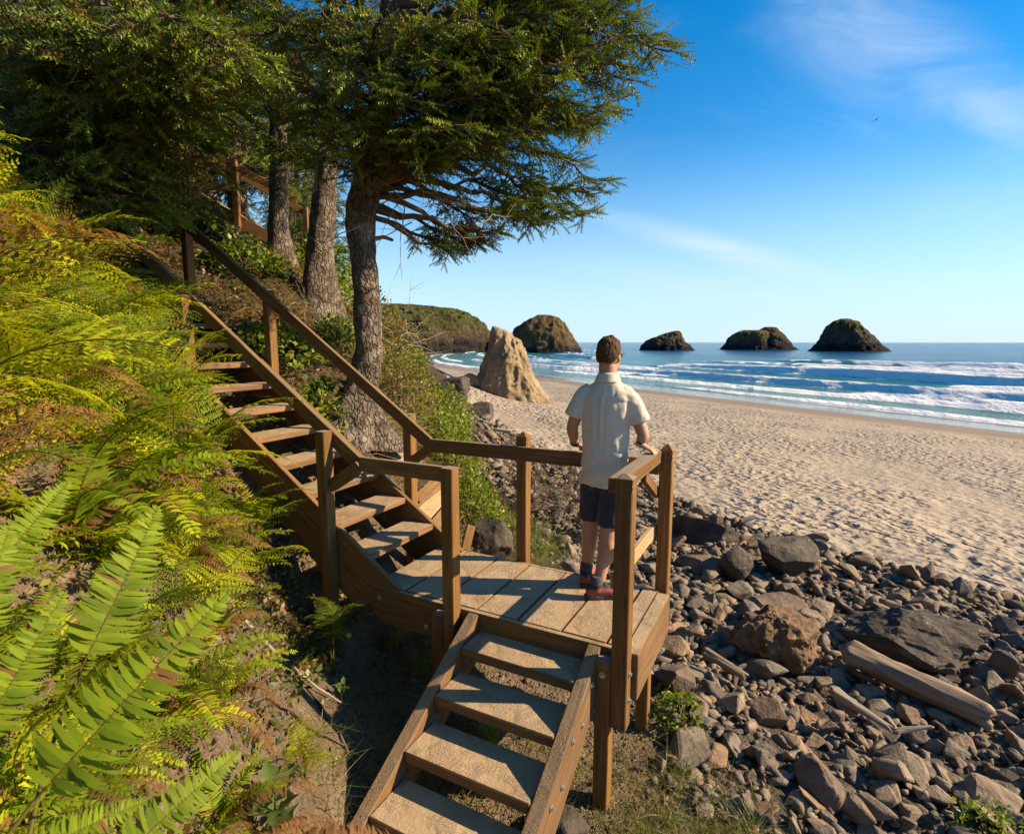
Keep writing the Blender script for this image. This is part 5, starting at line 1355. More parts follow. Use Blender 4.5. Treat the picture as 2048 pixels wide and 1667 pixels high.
small_fern('fern growing behind the upper treads beside the landing', g(-1.35, 5.0), 7, 0.32, SW[:2], 4)
def broad_plant(label, loc, n, L, seed, h=0.25):
    rs = np.random.default_rng(seed); x, y, z = loc
    t = thing('leafy_weed', (x, y, z), label, 'plant')
    st = [(np.array([[0, 0, -0.05], [0.01, 0, h * 0.5], [0.02, 0.0, h]]), np.array([0.006, 0.005, 0.003]))]
    V, F = tubes(st, 5); link('stem', fast_mesh('stem', V, F, dict(col=np.tile([[0.12, 0.14, 0.04]], (len(V), 1)))), LEAF, t, Matrix.Translation((x, y, z)))
    LT = np.array([(0, 0, 0), (0.15, -0.10, 0.02), (0.3, -0.27, 0.05), (0.42, -0.16, 0.05), (0.6, -0.26, 0.04), (0.72, -0.12, 0.02), (1, 0, -0.1), (0.72, 0.12, 0.02), (0.6, 0.26, 0.04), (0.42, 0.16, 0.05), (0.3, 0.27, 0.05), (0.15, 0.10, 0.02), (0.5, 0, -0.02)])
    LF = np.array([(i, i + 1, 12) for i in range(11)] + [(11, 0, 12)])
    lm = fast_mesh('leaf', LT, LF, dict(col=np.tile([[0.11, 0.16, 0.045]], (len(LT), 1)))); lm.materials.append(LEAF)
    for j in range(n):
        s = L * rs.uniform(0.6, 1.2)
        M = Matrix.Translation((x + 0.01, y, z + h * (0.15 + 0.85 * j / n))) @ Matrix.Rotation(j * 2.4, 4, 'Z') @ Matrix.Rotation(rs.normal(-0.35, 0.3), 4, 'Y') @ Matrix.Diagonal((s, s, s, 1))
        link('leaf', lm, None, t, M)
broad_plant('broad leaved weed on the earth between ferns and lower flight', g(-1.00, 2.05), 16, 0.15, 5, 0.30)
broad_plant('toothed leafy weed at the bottom edge left of the lower stringer', (-0.62, 1.55, lump1(-0.62, 1.55) + 0.06), 12, 0.13, 6, 0.16)
broad_plant('pale leafy weed low on the earth near the stair post', g(-1.12, 3.35), 8, 0.08, 7, 0.15)

# ground cover: fallen leaves, twigs and low growth that nobody could count
def build_cover():
    rs = np.random.default_rng(61)
    N = 95000
    x = np.concatenate([rs.uniform(-7, 0.3, N), rs.uniform(-2.6, -0.5, 26000)]); y = np.concatenate([rs.uniform(0.6, 15, N), rs.uniform(0.7, 4.3, 26000)]); N = len(x)
    u = x * BX[0] + y * BX[1]; v = x * AX[0] + y * AX[1]
    right = np.interp(y, [0.6, 2, 3, 4, 5, 6.3, 8, 11, 15], [-0.62, -0.98, -1.22, -1.3, -0.75, 0.35, 0.35, -0.6, -1.9])
    behind = (v > 3.95)
    ok = x < right
    stair = (v > 2.85) & (v < 3.95) & (u < -2.3)
    ok &= ~(stair & (rs.uniform(0, 1, N) < 0.5))
    nn = fbm(np.stack([x * 1.4, y * 1.4, 0 * x], 1), 3, 7)
    ok &= rs.uniform(-0.8, 0.6, N) < nn + 0.1
    x, y, nn, behind = x[ok], y[ok], nn[ok], behind[ok]; n = len(x)
    z = lump(x, y) + rs.uniform(0.0, 0.10, n) ** 1.0
    D = rs.normal(0, 1, (n, 3)); D[:, 2] = np.abs(D[:, 2]) * 0.7
    V, F = scatter(QUAD_T, QUAD_F, np.stack([x, y, z], 1), frames(D, rs, roll=0.9), rs.uniform(0.018, 0.062, n) * np.interp(y, [1, 8, 15], [0.75, 1.2, 1.8]))
    pal = [(0.16, 0.10, 0.04), (0.24, 0.15, 0.06), (0.09, 0.055, 0.025), (0.10, 0.14, 0.022), (0.17, 0.19, 0.03), (0.05, 0.075, 0.015)]
    pg = np.clip(0.30 + 0.6 * fbm(np.stack([x * 0.9, y * 0.9, 0 * x], 1), 2, 15), 0.05, 0.8)
    green = rs.uniform(0, 1, n) < pg
    c = pick_cols(rs, n, pal[:3], (0.4, 0.3, 0.3)); c[green] = pick_cols(rs, green.sum(), pal[3:], (0.4, 0.3, 0.3))
    tag(link('undergrowth', fast_mesh('undergrowth', V, F, dict(col=np.repeat(c, 4, 0))), LEAF), 'low leaves and leaf litter covering the bank', kind='stuff')
    # dry grass and stalks hanging on the seaward bank
    N = 26000
    x = rs.uniform(-4.6, -0.5, N); y = rs.uniform(5.2, 15, N)
    right = np.interp(y, [5.2, 6.3, 8, 11, 15], [-1.2, -0.55, -0.7, -1.1, -2.0]); ok = (x < right) & (x > right - 3.0) & (rs.uniform(-0.7, 0.6, N) < fbm(np.stack([x * 1.1, y * 1.1, 0 * x], 1), 2, 33) + 0.15)
    x, y = x[ok], y[ok]; n = len(x)
    D = rs.normal(0, 0.6, (n, 3)); D[:, 2] = 0.8; D[:, 0] += 0.5
    V, F, m = blades(np.stack([x, y, lump(x, y) - 0.01], 1), D, rs.uniform(0.12, 0.42, n), rs.uniform(0.002, 0.0042, n), rs, 0.7, 3)
    c = pick_cols(rs, n, [(0.32, 0.22, 0.10), (0.22, 0.14, 0.06), (0.16, 0.17, 0.04), (0.40, 0.31, 0.17)], (0.35, 0.3, 0.2, 0.15))
    tag(link('dry_grass', fast_mesh('dry_grass', V, F, dict(col=np.repeat(c, m, 0))), DRY), 'dry brown grass hanging on the bank behind the stairs', kind='stuff')
    # fine weeds and dead stalks on the earth by the lower flight and the right support post
    N = 6500
    x = np.concatenate([rs.normal(0.95, 0.35, N), rs.uniform(-1.1, -0.2, N // 2), rs.uniform(-1.0, 0.6, N // 3)]); y = np.concatenate([rs.normal(2.75, 0.35, N), rs.uniform(2.2, 4.2, N // 2), rs.uniform(2.0, 3.4, N // 3)])
    n = len(x); D = rs.normal(0, 0.7, (n, 3)); D[:, 2] = 0.8
    V, F, m = blades(np.stack([x, y, lump(x, y) - 0.01], 1), D, rs.uniform(0.04, 0.20, n), rs.uniform(0.0015, 0.0045, n), rs, 0.5, 3)
    c = pick_cols(rs, n, [(0.12, 0.16, 0.03), (0.20, 0.21, 0.05), (0.26, 0.19, 0.09), (0.14, 0.09, 0.04)], (0.35, 0.25, 0.25, 0.15))
    tag(link('grass', fast_mesh('grass', V, F, dict(col=np.repeat(c, m, 0))), LEAF), 'short weeds and stalks on the earth round the landing', kind='stuff')
build_cover()
def build_clods():
    rs = np.random.default_rng(67); n = 5200
    x = rs.uniform(-1.9, 1.7, n); y = rs.uniform(1.3, 4.6, n)
    z = lump(x, y); size = np.clip(rs.lognormal(math.log(0.014), 0.6, n), 0.005, 0.07)
    T = [mesh_np(hull_rock(rs, 1.3, n=8)) for _ in range(6)]; Rm = rand_rot(rs, n, 0.6)
    Vs, Fs, Cs, o = [], [], [], 0
    for i in range(n):
        V, F = T[i % 6]; Vs.append((V * size[i] * 1.6) @ Rm[i].T + np.array([x[i], y[i], z[i] + size[i] * 0.2])); Fs.append(F + o); o += len(V)
        Cs.append(np.repeat([np.array([0.95, 0.85, 0.72]) * rs.uniform(0.55, 1.1)], len(V), 0))
    tag(link('pebbles', fast_mesh('pebbles', np.concatenate(Vs), np.concatenate(Fs), dict(col=np.concatenate(Cs))), ROCK_S), 'small stones and clods lying on the earth round the lower flight', kind='stuff')
build_clods()
# roots and fallen sticks on the bare bank
for i, (a, b) in enumerate((((-1.25, 3.1), (-0.75, 2.75)), ((-1.5, 2.9), (-1.05, 3.35)), ((-1.0, 3.6), (-0.55, 3.95)), ((-0.9, 2.0), (-0.6, 2.5)), ((-1.3, 2.4), (-0.95, 2.9)))):
    rs_ = np.random.default_rng(500 + i); q = np.linspace(0, 1, 12); xy = np.outer(1 - q, a) + np.outer(q, b) + rs_.normal(0, 0.015, (12, 2))
    P = np.stack([xy[:, 0], xy[:, 1], lump(xy[:, 0], xy[:, 1]) + 0.012 + 0.04 * np.sin(q * math.pi) * rs_.uniform(0, 1)], 1); c0 = P[0].copy()
    V, F = tubes([(P - c0, np.linspace(0.011, 0.005, 12))], 6)
    tag(link('stick', fast_mesh('stick', V, F, smooth=True), TWIG_GREY if i % 2 else TWIG, None, Matrix.Translation(c0)), ['thin stick on the earth nearest the lower flight', 'grey stick lying below the ferns on the bare bank', 'thin root under the left edge of the landing', 'grey stick at the very foot of the lower flight', 'brown stick beside the broad leaved weed'][i], 'stick')
# fallen twigs and the brown dead bush
rs = np.random.default_rng(71)
db = (0.72, 9.2, lump1(0.72, 9.2))
V, F = tubes([(np.array(p) - np.array(db), r) for p, r in dead_twigs(150, (db[0], db[1], db[2] + 0.38), (0.42, 0.32, 0.20), rs, (0.25, 0.8), 0.007, 0.1)], 4)
o = tag(link('dead_bush', fast_mesh('dead_bush', V, F), TWIG, None, Matrix.Translation(db)), 'brown dead bush of bare twigs between the landing rail and the rubble', 'shrub')
for (lb, c, spread, n) in (('bare grey twigs sticking out of the bank at the foot of the pale trunk', (-2.55, 7.6), (0.45, 0.4, 0.1), 26), ('bare brown twigs against the sky at the bank edge', (-1.9, 8.9), (0.25, 0.3, 0.2), 24)):
    z = lump1(*c) + (0.15 if n == 26 else 0.85)
    V, F = tubes([(np.array(p) - np.array((*c, z)), r) for p, r in dead_twigs(n, (*c, z), spread, rs, (0.3, 0.9), 0.006, 0.3)], 4)
    tag(link('dead_twigs', fast_mesh('dead_twigs', V, F), TWIG_GREY, None, Matrix.Translation((*c, z))), lb, 'twigs')

# ------------------------------------------------------------------ driftwood and loose boards
def driftwood(name, label, p0, p1, r0, r1, seed, mat, rough=0.25):
    P0, P1 = np.array(p0, float), np.array(p1, float); c = (P0 + P1) / 2; rs = np.random.default_rng(seed)
    n = 60; q = np.linspace(0, 1, n); L = np.linalg.norm(P1 - P0); sd_ = 26
    an = np.linspace(0, 2 * math.pi, sd_, endpoint=False)
    V = []
    for t_ in q:
        r = (r0 + (r1 - r0) * t_) * (1 - 0.25 * max(0, (abs(t_ - 0.5) - 0.47) / 0.03))
        V.append(np.stack([np.full(sd_, (t_ - 0.5) * L), r * np.cos(an), r * 0.85 * np.sin(an)], 1))
    V = np.concatenate(V)
    lon = fbm(np.stack([V[:, 0] * 1.1, V[:, 1] / r0 * 1.6, V[:, 2] / r0 * 1.6], 1) + seed, 4, seed, 0.6)
    fin = fbm(np.stack([V[:, 0] * 2.2, V[:, 1] / r0 * 5, V[:, 2] / r0 * 5], 1), 3, seed + 3)
    V[:, 1:] *= (1 + rough * 1.6 * lon + rough * 0.7 * fin)[:, None]
    k0 = np.repeat(q, sd_); V[:, 0] += np.where(k0 < 0.04, fin * 0.06, 0) + np.where(k0 > 0.96, fin * 0.06, 0)
    V = np.concatenate([V, [[-0.47 * L, 0, 0], [0.48 * L, 0, 0]]])
    F = grid_faces(n, sd_, True); a = np.arange(sd_); b = np.roll(a, -1)
    F3 = np.concatenate([np.stack([b, a, np.full(sd_, n * sd_)], 1), np.stack([a, b, np.full(sd_, n * sd_ + 1)], 1) + np.array([(n - 1) * sd_, (n - 1) * sd_, 0])])
    me = fast_mesh(name, V, [F, F3])
    M = Matrix.Translation(c) @ frame_x(P1 - P0).to_4x4()
    return tag(link(name, me, mat, None, M), label, 'driftwood')
DRIFT = m_wood('driftwood', (0.085, 0.060, 0.038), (0.24, 0.18, 0.12), (0.40, 0.32, 0.23))
DRIFT_GREY = m_wood('driftwood_grey', (0.17, 0.14, 0.11), (0.33, 0.28, 0.22), (0.48, 0.42, 0.34))
driftwood('driftwood_log', 'thick weathered driftwood log lying across the rubble in front of the dark boulder', at(1693, 1302, 4.75), at(1985, 1435, 3.95), 0.125, 0.105, 4, DRIFT, 0.42)
driftwood('driftwood_stick', 'grey splintered driftwood stick below the big log', at(1662, 1378, 4.05), at(1780, 1455, 3.75), 0.045, 0.022, 9, DRIFT_GREY, 0.4)
driftwood('driftwood_stick', 'short pale driftwood stick right of the splintered one', at(1788, 1462, 3.75), at(1862, 1452, 3.72), 0.024, 0.012, 12, DRIFT_GREY, 0.4)
driftwood('driftwood_stick', 'broken brown stick left of the brown boulder', at(1408, 1300, 4.6), at(1490, 1352, 4.35), 0.05, 0.04, 14, DRIFT, 0.35)
driftwood('driftwood_stick', 'whitish stick at the edge of the sand beyond the dark boulders', at(1480, 1042, 8.9), at(1512, 1032, 8.9), 0.05, 0.03, 15, DRIFT_GREY, 0.3)
driftwood('driftwood_stick', 'pale straight driftwood pole lying behind the rail, near the bank rocks', at(992, 858, 17), at(1022, 862, 17), 0.07, 0.07, 16, DRIFT_GREY, 0.1)
for i, (a, b) in enumerate((((755, 872, 6.3), (806, 932, 5.9)), ((768, 868, 6.4), (826, 935, 6.0)), ((783, 870, 6.5), (838, 926, 6.1)), ((742, 880, 6.2), (800, 985, 5.8)))):
    o = beam('loose_board', at(*a), at(*b), 0.11, 0.03, WOOD_GREY, None, up=(0.3, -0.5, 0.8))
    tag(o, ['leftmost upper', 'second', 'third and outermost', 'lowest'][i] + ' of the pale grey boards leaning behind the stair post', 'board', 'pale boards behind the stairs')
for i, (a, b, w, h) in enumerate((((832, 1000, 5.6), (878, 955, 6.2), 0.10, 0.04), ((838, 1020, 5.6), (882, 968, 6.2), 0.14, 0.04), ((848, 1034, 5.5), (900, 990, 6.1), 0.24, 0.03), ((868, 1052, 5.4), (902, 1010, 5.9), 0.12, 0.04), ((930, 1100, 5.0), (942, 1050, 5.1), 0.09, 0.03))):
    o = beam('loose_board', at(*a), at(*b), w, h, WOOD_NEW if i == 2 else WOOD, None, up=(0.5, -0.4, 0.75))
    tag(o, ['narrow orange brown board topmost in', 'second orange brown board of', 'widest and palest board of', 'lowest orange brown board of', 'upright board end beside'][i] + ' the small lumber heap behind the stairs', 'board', 'lumber heap behind the stairs')

# ------------------------------------------------------------------ gull
gp = Vector(at(1753, 240, 55))
gull = thing('gull', gp, 'small gull gliding high over the sea', 'bird')
t = NT('gull_feathers'); t.set(Base_Color=t.mix(t.maprange(t.noise(t.coord('Object'), 2.0, 2), 0.45, 0.55), (0.10, 0.10, 0.11), (0.35, 0.35, 0.36)), Roughness=0.8); GULL = t.m
V, F = tubes([(np.array([[-0.28, 0, 0], [-0.15, 0, 0.0], [0.02, 0, 0.02], [0.18, 0, 0.03], [0.27, 0, 0.03], [0.33, 0, 0.02]]), np.array([0.015, 0.05, 0.085, 0.06, 0.045, 0.008]))], 10)
Mg = Matrix.Translation(gp) @ Matrix.Rotation(R(200), 4, 'Z') @ Matrix.Diagonal((0.62, 0.62, 0.62, 1))
link('body', fast_mesh('body', V, F, smooth=True), GULL, gull, Mg)
for sg in (-1, 1):
    st = [(0, 0.10, 0.0), (0.35, 0.13, 0.17 * (1.2 if sg > 0 else 0.3)), (0.72, 0.03, 0.10 * (2.6 if sg > 0 else 0.2))]
    top, bot = [], []
    for (y, x, z) in st:
        ch = 0.2 * (1 - y * 0.95)
        top += [(x + ch * 0.4, sg * y, z), (x - ch * 0.6, sg * y, z)]; bot += [(x + ch * 0.4, sg * y, z - 0.012), (x - ch * 0.6, sg * y, z - 0.012)]
    V = np.array(top + bot); F = np.array([(0, 1, 3, 2), (2, 3, 5, 4), (6, 8, 9, 7), (8, 10, 11, 9), (0, 2, 8, 6), (2, 4, 10, 8), (1, 7, 9, 3), (3, 9, 11, 5), (4, 5, 11, 10)])
    link('wing', fast_mesh('wing', V, F), GULL, gull, Mg)

# ------------------------------------------------------------------ the man
def loft(rings, sides=24):
    """rings: (centre, axis a, axis b) -> closed V, F lists"""
    an = np.linspace(0, 2 * math.pi, sides, endpoint=False); V = []
    for c, a, b in rings:
        c, a, b = map(np.asarray, (c, a, b)); V.append(c + np.outer(np.cos(an), a) + np.outer(np.sin(an), b))
    n = len(rings); V = np.concatenate(V + [[rings[0][0]], [rings[-1][0]]])
    F = [tuple(f) for f in grid_faces(n, sides, True)]
    k = (n - 1) * sides
    F += [((i + 1) % sides, i, n * sides) for i in range(sides)] + [(k + i, k + (i + 1) % sides, n * sides + 1) for i in range(sides)]
    return V, F
def limb(pts, radii, sides=20, flat=1.0):
    pts = np.asarray(pts, float); n = len(pts); ti = np.linspace(0, n - 1, (n - 1) * 6 + 1)
    P = np.stack([np.interp(ti, np.arange(n), pts[:, k]) for k in range(3)], 1); r = np.interp(ti, np.arange(n), radii)
    for _ in range(3): P[1:-1] = (P[:-2] + 2 * P[1:-1] + P[2:]) / 4; r[1:-1] = (r[:-2] + 2 * r[1:-1] + r[2:]) / 4
    T = np.gradient(P, axis=0); T /= np.linalg.norm(T, axis=1)[:, None]
    rings = []
    a0 = np.cross(T[0], [0.2, 1, 0.1])
    for p, t_, rr in zip(P, T, r):
        a = a0 - t_ * (a0 @ t_); a /= np.linalg.norm(a); a0 = a
        rings.append((p, a * rr, np.cross(t_, a) * rr * flat))
    return loft(rings, sides)
def ellipsoid(c, ax, n=24):
    """ax: three axis vectors"""
    c = np.asarray(c); ax = np.asarray(ax); V, F = [], []
    rings = []
    for k in range(1, n):
        ph = math.pi * k / n
        rings.append((c + ax[2] * -math.cos(ph), ax[0] * math.sin(ph), ax[1] * math.sin(ph)))
    return loft(rings, n * 2)
def remesh(name, solids, voxel, smooth=2, fn=None):
    V, F, o = [], [], 0
    for v, f in solids:
        V.append(v); F += [tuple(int(i) + o for i in q) for q in f]; o += len(v)
    me = bpy.data.meshes.new(name + '_src'); me.from_pydata(np.concatenate(V).tolist(), [], F); me.update()
    bm = bmesh.new(); bm.from_mesh(me); bmesh.ops.recalc_face_normals(bm, faces=bm.faces); bm.to_mesh(me); bm.free()
    ob = bpy.data.objects.new(name + '_src', me); COL.objects.link(ob)
    m = ob.modifiers.new('r', 'REMESH'); m.mode = 'VOXEL'; m.voxel_size = voxel
    if smooth:
        s = ob.modifiers.new('s', 'SMOOTH'); s.factor = 0.5; s.iterations = smooth
    dg = bpy.context.evaluated_depsgraph_get()
    out = bpy.data.meshes.new_from_object(ob.evaluated_get(dg)); out.name = name
    bpy.data.objects.remove(ob); bpy.data.meshes.remove(me)
    if fn:
        n = len(out.vertices); co = np.empty(n * 3, np.float32); no = np.empty(n * 3, np.float32)
        out.vertices.foreach_get('co', co); out.vertices.foreach_get('normal', no)
        co, no = co.reshape(-1, 3).astype(float), no.reshape(-1, 3).astype(float)
        out.vertices.foreach_set('co', fn(co, no).astype(np.float32).ravel()); out.update()
    out.polygons.foreach_set('use_smooth', np.ones(len(out.polygons), bool))
    out.materials.clear()
    return out
def v3(*a): return np.array(a, float)
def hand(w, f, l, n, curls, thumb, spread=0.021, s=1.0):
    """wrist w, forward f, lateral l (towards the thumb), back of the hand n; curls: bend of the three joints per finger"""
    w, f, l, n = map(np.asarray, (w, f, l, n)); out = []
    out.append(loft([(w - f * 0.03 * s, l * 0.029 * s, n * 0.021 * s), (w, l * 0.029 * s, n * 0.020 * s), (w + f * 0.03 * s, l * 0.036 * s, n * 0.018 * s), (w + f * 0.065 * s, l * 0.043 * s, n * 0.015 * s), (w + f * 0.095 * s, l * 0.042 * s, n * 0.012 * s), (w + f * 0.102 * s, l * 0.036 * s, n * 0.008 * s)], 20))
    for i, (off, ln) in enumerate(((0.033, 0.072), (0.011, 0.082), (-0.011, 0.076), (-0.032, 0.058))):
        p = w + f * 0.088 * s + l * off * s; a = 0.0; pts = [p - f * 0.02 * s, p]
        for j, fr in enumerate((0.45, 0.32, 0.23)):
            a += curls[i][j]; p = p + (f * math.cos(a) - n * math.sin(a)) * ln * fr * s; pts.append(p)
        out.append(limb(pts, [0.0095 * s, 0.0098 * s, 0.0092 * s, 0.0083 * s, 0.0062 * s], 12))
    p0 = w + f * 0.02 * s + l * 0.022 * s; d = (l * thumb[0] + f * thumb[1] - n * thumb[2]); d /= np.linalg.norm(d)
    d2 = d * 0.7 + f * 0.5 - n * 0.25; d2 /= np.linalg.norm(d2)
    out.append(limb([p0 - d * 0.015, p0 + d * 0.022 * s, p0 + d * 0.045 * s, p0 + d * 0.045 * s + d2 * 0.034 * s], [0.015 * s, 0.0145 * s, 0.0115 * s, 0.0085 * s], 12))
    return out
ta = R(27); RT, FT = v3(math.cos(ta), -math.sin(ta), 0), v3(math.sin(ta), math.cos(ta), 0)
ha = R(34); RH, FH = v3(math.cos(ha), -math.sin(ha), 0), v3(math.sin(ha), math.cos(ha), 0.02)
Z = v3(0, 0, 1)
HC = v3(0.675, 3.84, 1.672)
eu, ev = v3(BX[0], BX[1], 0), v3(AX[0], AX[1], 0)
shR, shL = v3(0.797, 3.765, 1.405), v3(0.512, 3.88, 1.405)
rail_p = v3(*W(-0.862, 3.70, 1.022))
wrR = rail_p - eu * 0.075 + Z * 0.055
elR = v3(0.902, 3.715, 1.135)
wrL = v3(0.47, 4.02, 1.02); elL = v3(0.428, 3.895, 1.165)
skin = [
    ellipsoid(HC + FH * -0.008 + Z * 0.018, (RH * 0.081, FH * 0.100, Z * 0.108)),
    ellipsoid(HC + FH * 0.022 - Z * 0.045, (RH * 0.062, FH * 0.074, Z * 0.078)),
    ellipsoid(HC + FH * 0.062 - Z * 0.085, (RH * 0.034, FH * 0.030, Z * 0.026)),
    limb([HC + FH * 0.085 + Z * 0.015, HC + FH * 0.108 - Z * 0.018, HC + FH * 0.098 - Z * 0.030], [0.009, 0.015, 0.012], 10),
    limb([v3(0.662, 3.815, 1.40), v3(0.665, 3.818, 1.50), HC + FH * -0.022 - Z * 0.06], [0.066, 0.060, 0.062], 24),
    limb([shR, (shR + elR) / 2 + v3(0.005, 0, 0), elR, elR * 0.6 + wrR * 0.4, wrR], [0.058, 0.049, 0.041, 0.041, 0.027], 20),
    limb([shL, (shL + elL) / 2, elL, elL * 0.6 + wrL * 0.4, wrL], [0.058, 0.049, 0.041, 0.041, 0.027], 20),
    limb([v3(0.662, 3.815, 0.85), v3(0.662, 3.82, 1.1), v3(0.66, 3.82, 1.42)], [0.09, 0.09, 0.085], 20),
    limb([v3(0.725, 3.775, 0.86), v3(0.68, 3.735, 0.50), v3(0.668, 3.715, 0.36), v3(0.612, 3.655, 0.13), v3(0.60, 3.645, 0.06)], [0.088, 0.062, 0.060, 0.037, 0.036], 24),
    limb([v3(0.60, 3.85, 0.86), v3(0.575, 3.875, 0.50), v3(0.568, 3.875, 0.36), v3(0.553, 3.885, 0.13), v3(0.55, 3.89, 0.06)], [0.088, 0.062, 0.059, 0.037, 0.036], 24),
]
for (kp, sc) in (((0.672, 3.70, 0.33), 1.0), ((0.566, 3.86, 0.33), 1.0)):       # calves
    skin.append(ellipsoid(v3(*kp), (RT * 0.052, FT * 0.050, Z * 0.12)))
for sg in (-1, 1):                                                             # ears
    e = HC + RH * sg * 0.078 + FH * -0.008 - Z * 0.008
    ea = RH * sg * 0.011 - FH * 0.012
    skin.append(ellipsoid(e, (FH * 0.019 + RH * sg * -0.004, RH * 0.007, Z * 0.033 - FH * 0.006), 12))
    skin.append(ellipsoid(e + ea * 0.5, (FH * 0.013, RH * 0.006, Z * 0.026), 10))
fR = eu * 0.93 - Z * 0.36; fR /= np.linalg.norm(fR); nR = Z * 0.93 + eu * 0.36; nR /= np.linalg.norm(nR)
skin += hand(wrR, fR, -ev * -1.0 if False else ev, nR, [(0.25, 1.0, 0.8), (0.3, 1.1, 0.8), (0.3, 1.1, 0.8), (0.35, 1.0, 0.7)], (0.75, 0.6, 0.25))
fL = ev * 0.9 + eu * 0.25 - Z * 0.3; fL /= np.linalg.norm(fL); lL = np.cross(fL, Z); lL /= np.linalg.norm(lL); nL = np.cross(lL, fL)
skin += hand(wrL, fL, lL, nL, [(0.3, 0.8, 0.6)] * 4, (0.7, 0.6, 0.3))
man = thing('person', (0.62, 3.77, 0.0), 'man in pale shirt and dark shorts on the landing, looking out to sea', 'person')
t = NT('skin'); P = t.pos()
t.set(Base_Color=t.mix(t.noise(P, 30, 4), (0.36, 0.185, 0.105), (0.46, 0.25, 0.155)), Roughness=0.55, Subsurface_Weight=0.08, Subsurface_Scale=0.02, Normal=t.bump(t.noise(P, 160, 3), 0.15, 0.002)); SKIN = t.m
link('body', remesh('body', skin, 0.0065, 2), SKIN, man)
# hair: close cropped at the sides and nape, longer on top
def hair_fn(co, no):
    d = (co - HC - Z * 0.02); lr, lf, lz = d @ RH, d @ FH / 1.0, d[:, 2]
    nap = np.interp(lf, [-0.12, -0.07, -0.02, 0.02, 0.05, 0.09], [-0.062, -0.066, -0.030, 0.012, 0.052, 0.066])
    nap = nap + 0.010 * fbm(co * 70, 2, 3)
    k = sstep(-0.012, 0.012, lz - nap)
    top = sstep(0.02, 0.09, lz)
    fn = fbm(co * np.array([55, 55, 30]), 3, 5); g = fbm(co * np.array([160, 160, 60]), 2, 8)
    off = -0.02 * (1 - k) + k * (0.001 + 0.012 * top + (0.003 + 0.011 * top) * fn + 0.004 * g)
    return co + no * off[:, None]
hm = remesh('hair', [ellipsoid(HC + FH * -0.008 + Z * 0.018, (RH * 0.084, FH * 0.103, Z * 0.110)), limb([HC + FH * -0.03 - Z * 0.02, HC + FH * -0.035 - Z * 0.075], [0.076, 0.063], 24)], 0.0045, 2, hair_fn)
t = NT('hair'); P = t.pos(); hn = t.noise(t.mapping(P, scale=(140, 140, 35)), 1.0, 3)
t.set(Base_Color=t.mix(hn, (0.030, 0.014, 0.005), (0.115, 0.055, 0.022)), Roughness=0.75, Specular_IOR_Level=0.2, Normal=t.bump(hn, 0.8, 0.004)); link('hair', hm, t.m, man)
# shirt
def ring(c, wr, wf): return (v3(*c), RT * wr * 0.90, FT * wf * 0.95)
tor = loft([ring((0.648, 3.80, 0.772), 0.178, 0.124), ring((0.648, 3.80, 0.79), 0.189, 0.134), ring((0.650, 3.805, 0.92), 0.184, 0.128), ring((0.655, 3.81, 1.06), 0.182, 0.124), ring((0.658, 3.815, 1.20), 0.192, 0.126), ring((0.660, 3.818, 1.31), 0.203, 0.125), ring((0.660, 3.82, 1.385), 0.205, 0.115), ring((0.662, 3.82, 1.43), 0.185, 0.102), ring((0.664, 3.82, 1.465), 0.145, 0.090), ring((0.665, 3.818, 1.50), 0.100, 0.080), ring((0.666, 3.818, 1.535), 0.074, 0.072), ring((0.666, 3.818, 1.55), 0.066, 0.066)], 48)
dR = elR - shR; dL = elL - shL
slv = [limb([shR - dR * 0.18 - RT * 0.03, shR + RT * 0.004, shR + dR * 0.45 + RT * 0.012, shR + dR * 0.66 + RT * 0.014, shR + dR * 0.68 + RT * 0.014], [0.045, 0.062, 0.068, 0.074, 0.058], 28),
       limb([shL - dL * 0.18 + RT * 0.03, shL - RT * 0.004, shL + dL * 0.45 - RT * 0.010, shL + dL * 0.66 - RT * 0.010, shL + dL * 0.68 - RT * 0.01], [0.045, 0.062, 0.068, 0.074, 0.058], 28)]
def shirt_fn(co, no):
    lr = (co - v3(0.66, 3.815, 0)) @ RT; lf = (co - v3(0.66, 3.815, 0)) @ FT; z = co[:, 2]
    tor_ = sstep(0.22, 0.17, np.abs(lr)); back = sstep(0.0, -0.06, lf)
    pl = np.exp(-((lr + 0.004) / 0.010) ** 2) - 0.9 * np.exp(-((lr - 0.022) / 0.012) ** 2) - 0.6 * np.exp(-((lr + 0.030) / 0.016) ** 2)
    off = 0.007 * pl * back * sstep(0.95, 1.25, z) * sstep(1.44, 1.36, z)
    drape = fbm(np.stack([lr * 17 + 1.2 * z, lf * 14, z * 3.0], 1), 3, 3); cross = fbm(np.stack([lr * 7 + z * 10, lf * 8, z * 13], 1), 3, 13)
    off += 0.0085 * drape + 0.0075 * cross
    off += 0.006 * np.sin((z - 0.35 * lr) * 46 + 3 * drape) * sstep(1.05, 0.9, z) * back * 0.7
    off += 0.004 * np.abs(fbm(co * 22, 2, 19)) - 0.002
    yoke = np.exp(-((z - 1.375 + 0.05 * np.abs(lr)) / 0.004) ** 2) * back * tor_
    off -= 0.003 * yoke
    return co + no * off[:, None]
sm = remesh('shirt', [tor] + slv, 0.0075, 4, shirt_fn)
t = NT('linen_shirt'); P = t.pos()
wv = t.math('ADD', t.noise(t.mapping(P, scale=(1, 1, 14)), 22, 3, 0.6), t.noise(t.mapping(P, scale=(6, 6, 1)), 40, 2, 0.6))
sc_ = t.mix(t.maprange(wv, 0.7, 1.3), (0.57, 0.490, 0.365), (0.69, 0.605, 0.47))
t.set(Base_Color=sc_, Roughness=0.85, Sheen_Weight=0.15, Normal=t.bump(wv, 0.35, 0.003), Specular_IOR_Level=0.2); SHIRT = t.m
so = link('shirt', sm, SHIRT, man)
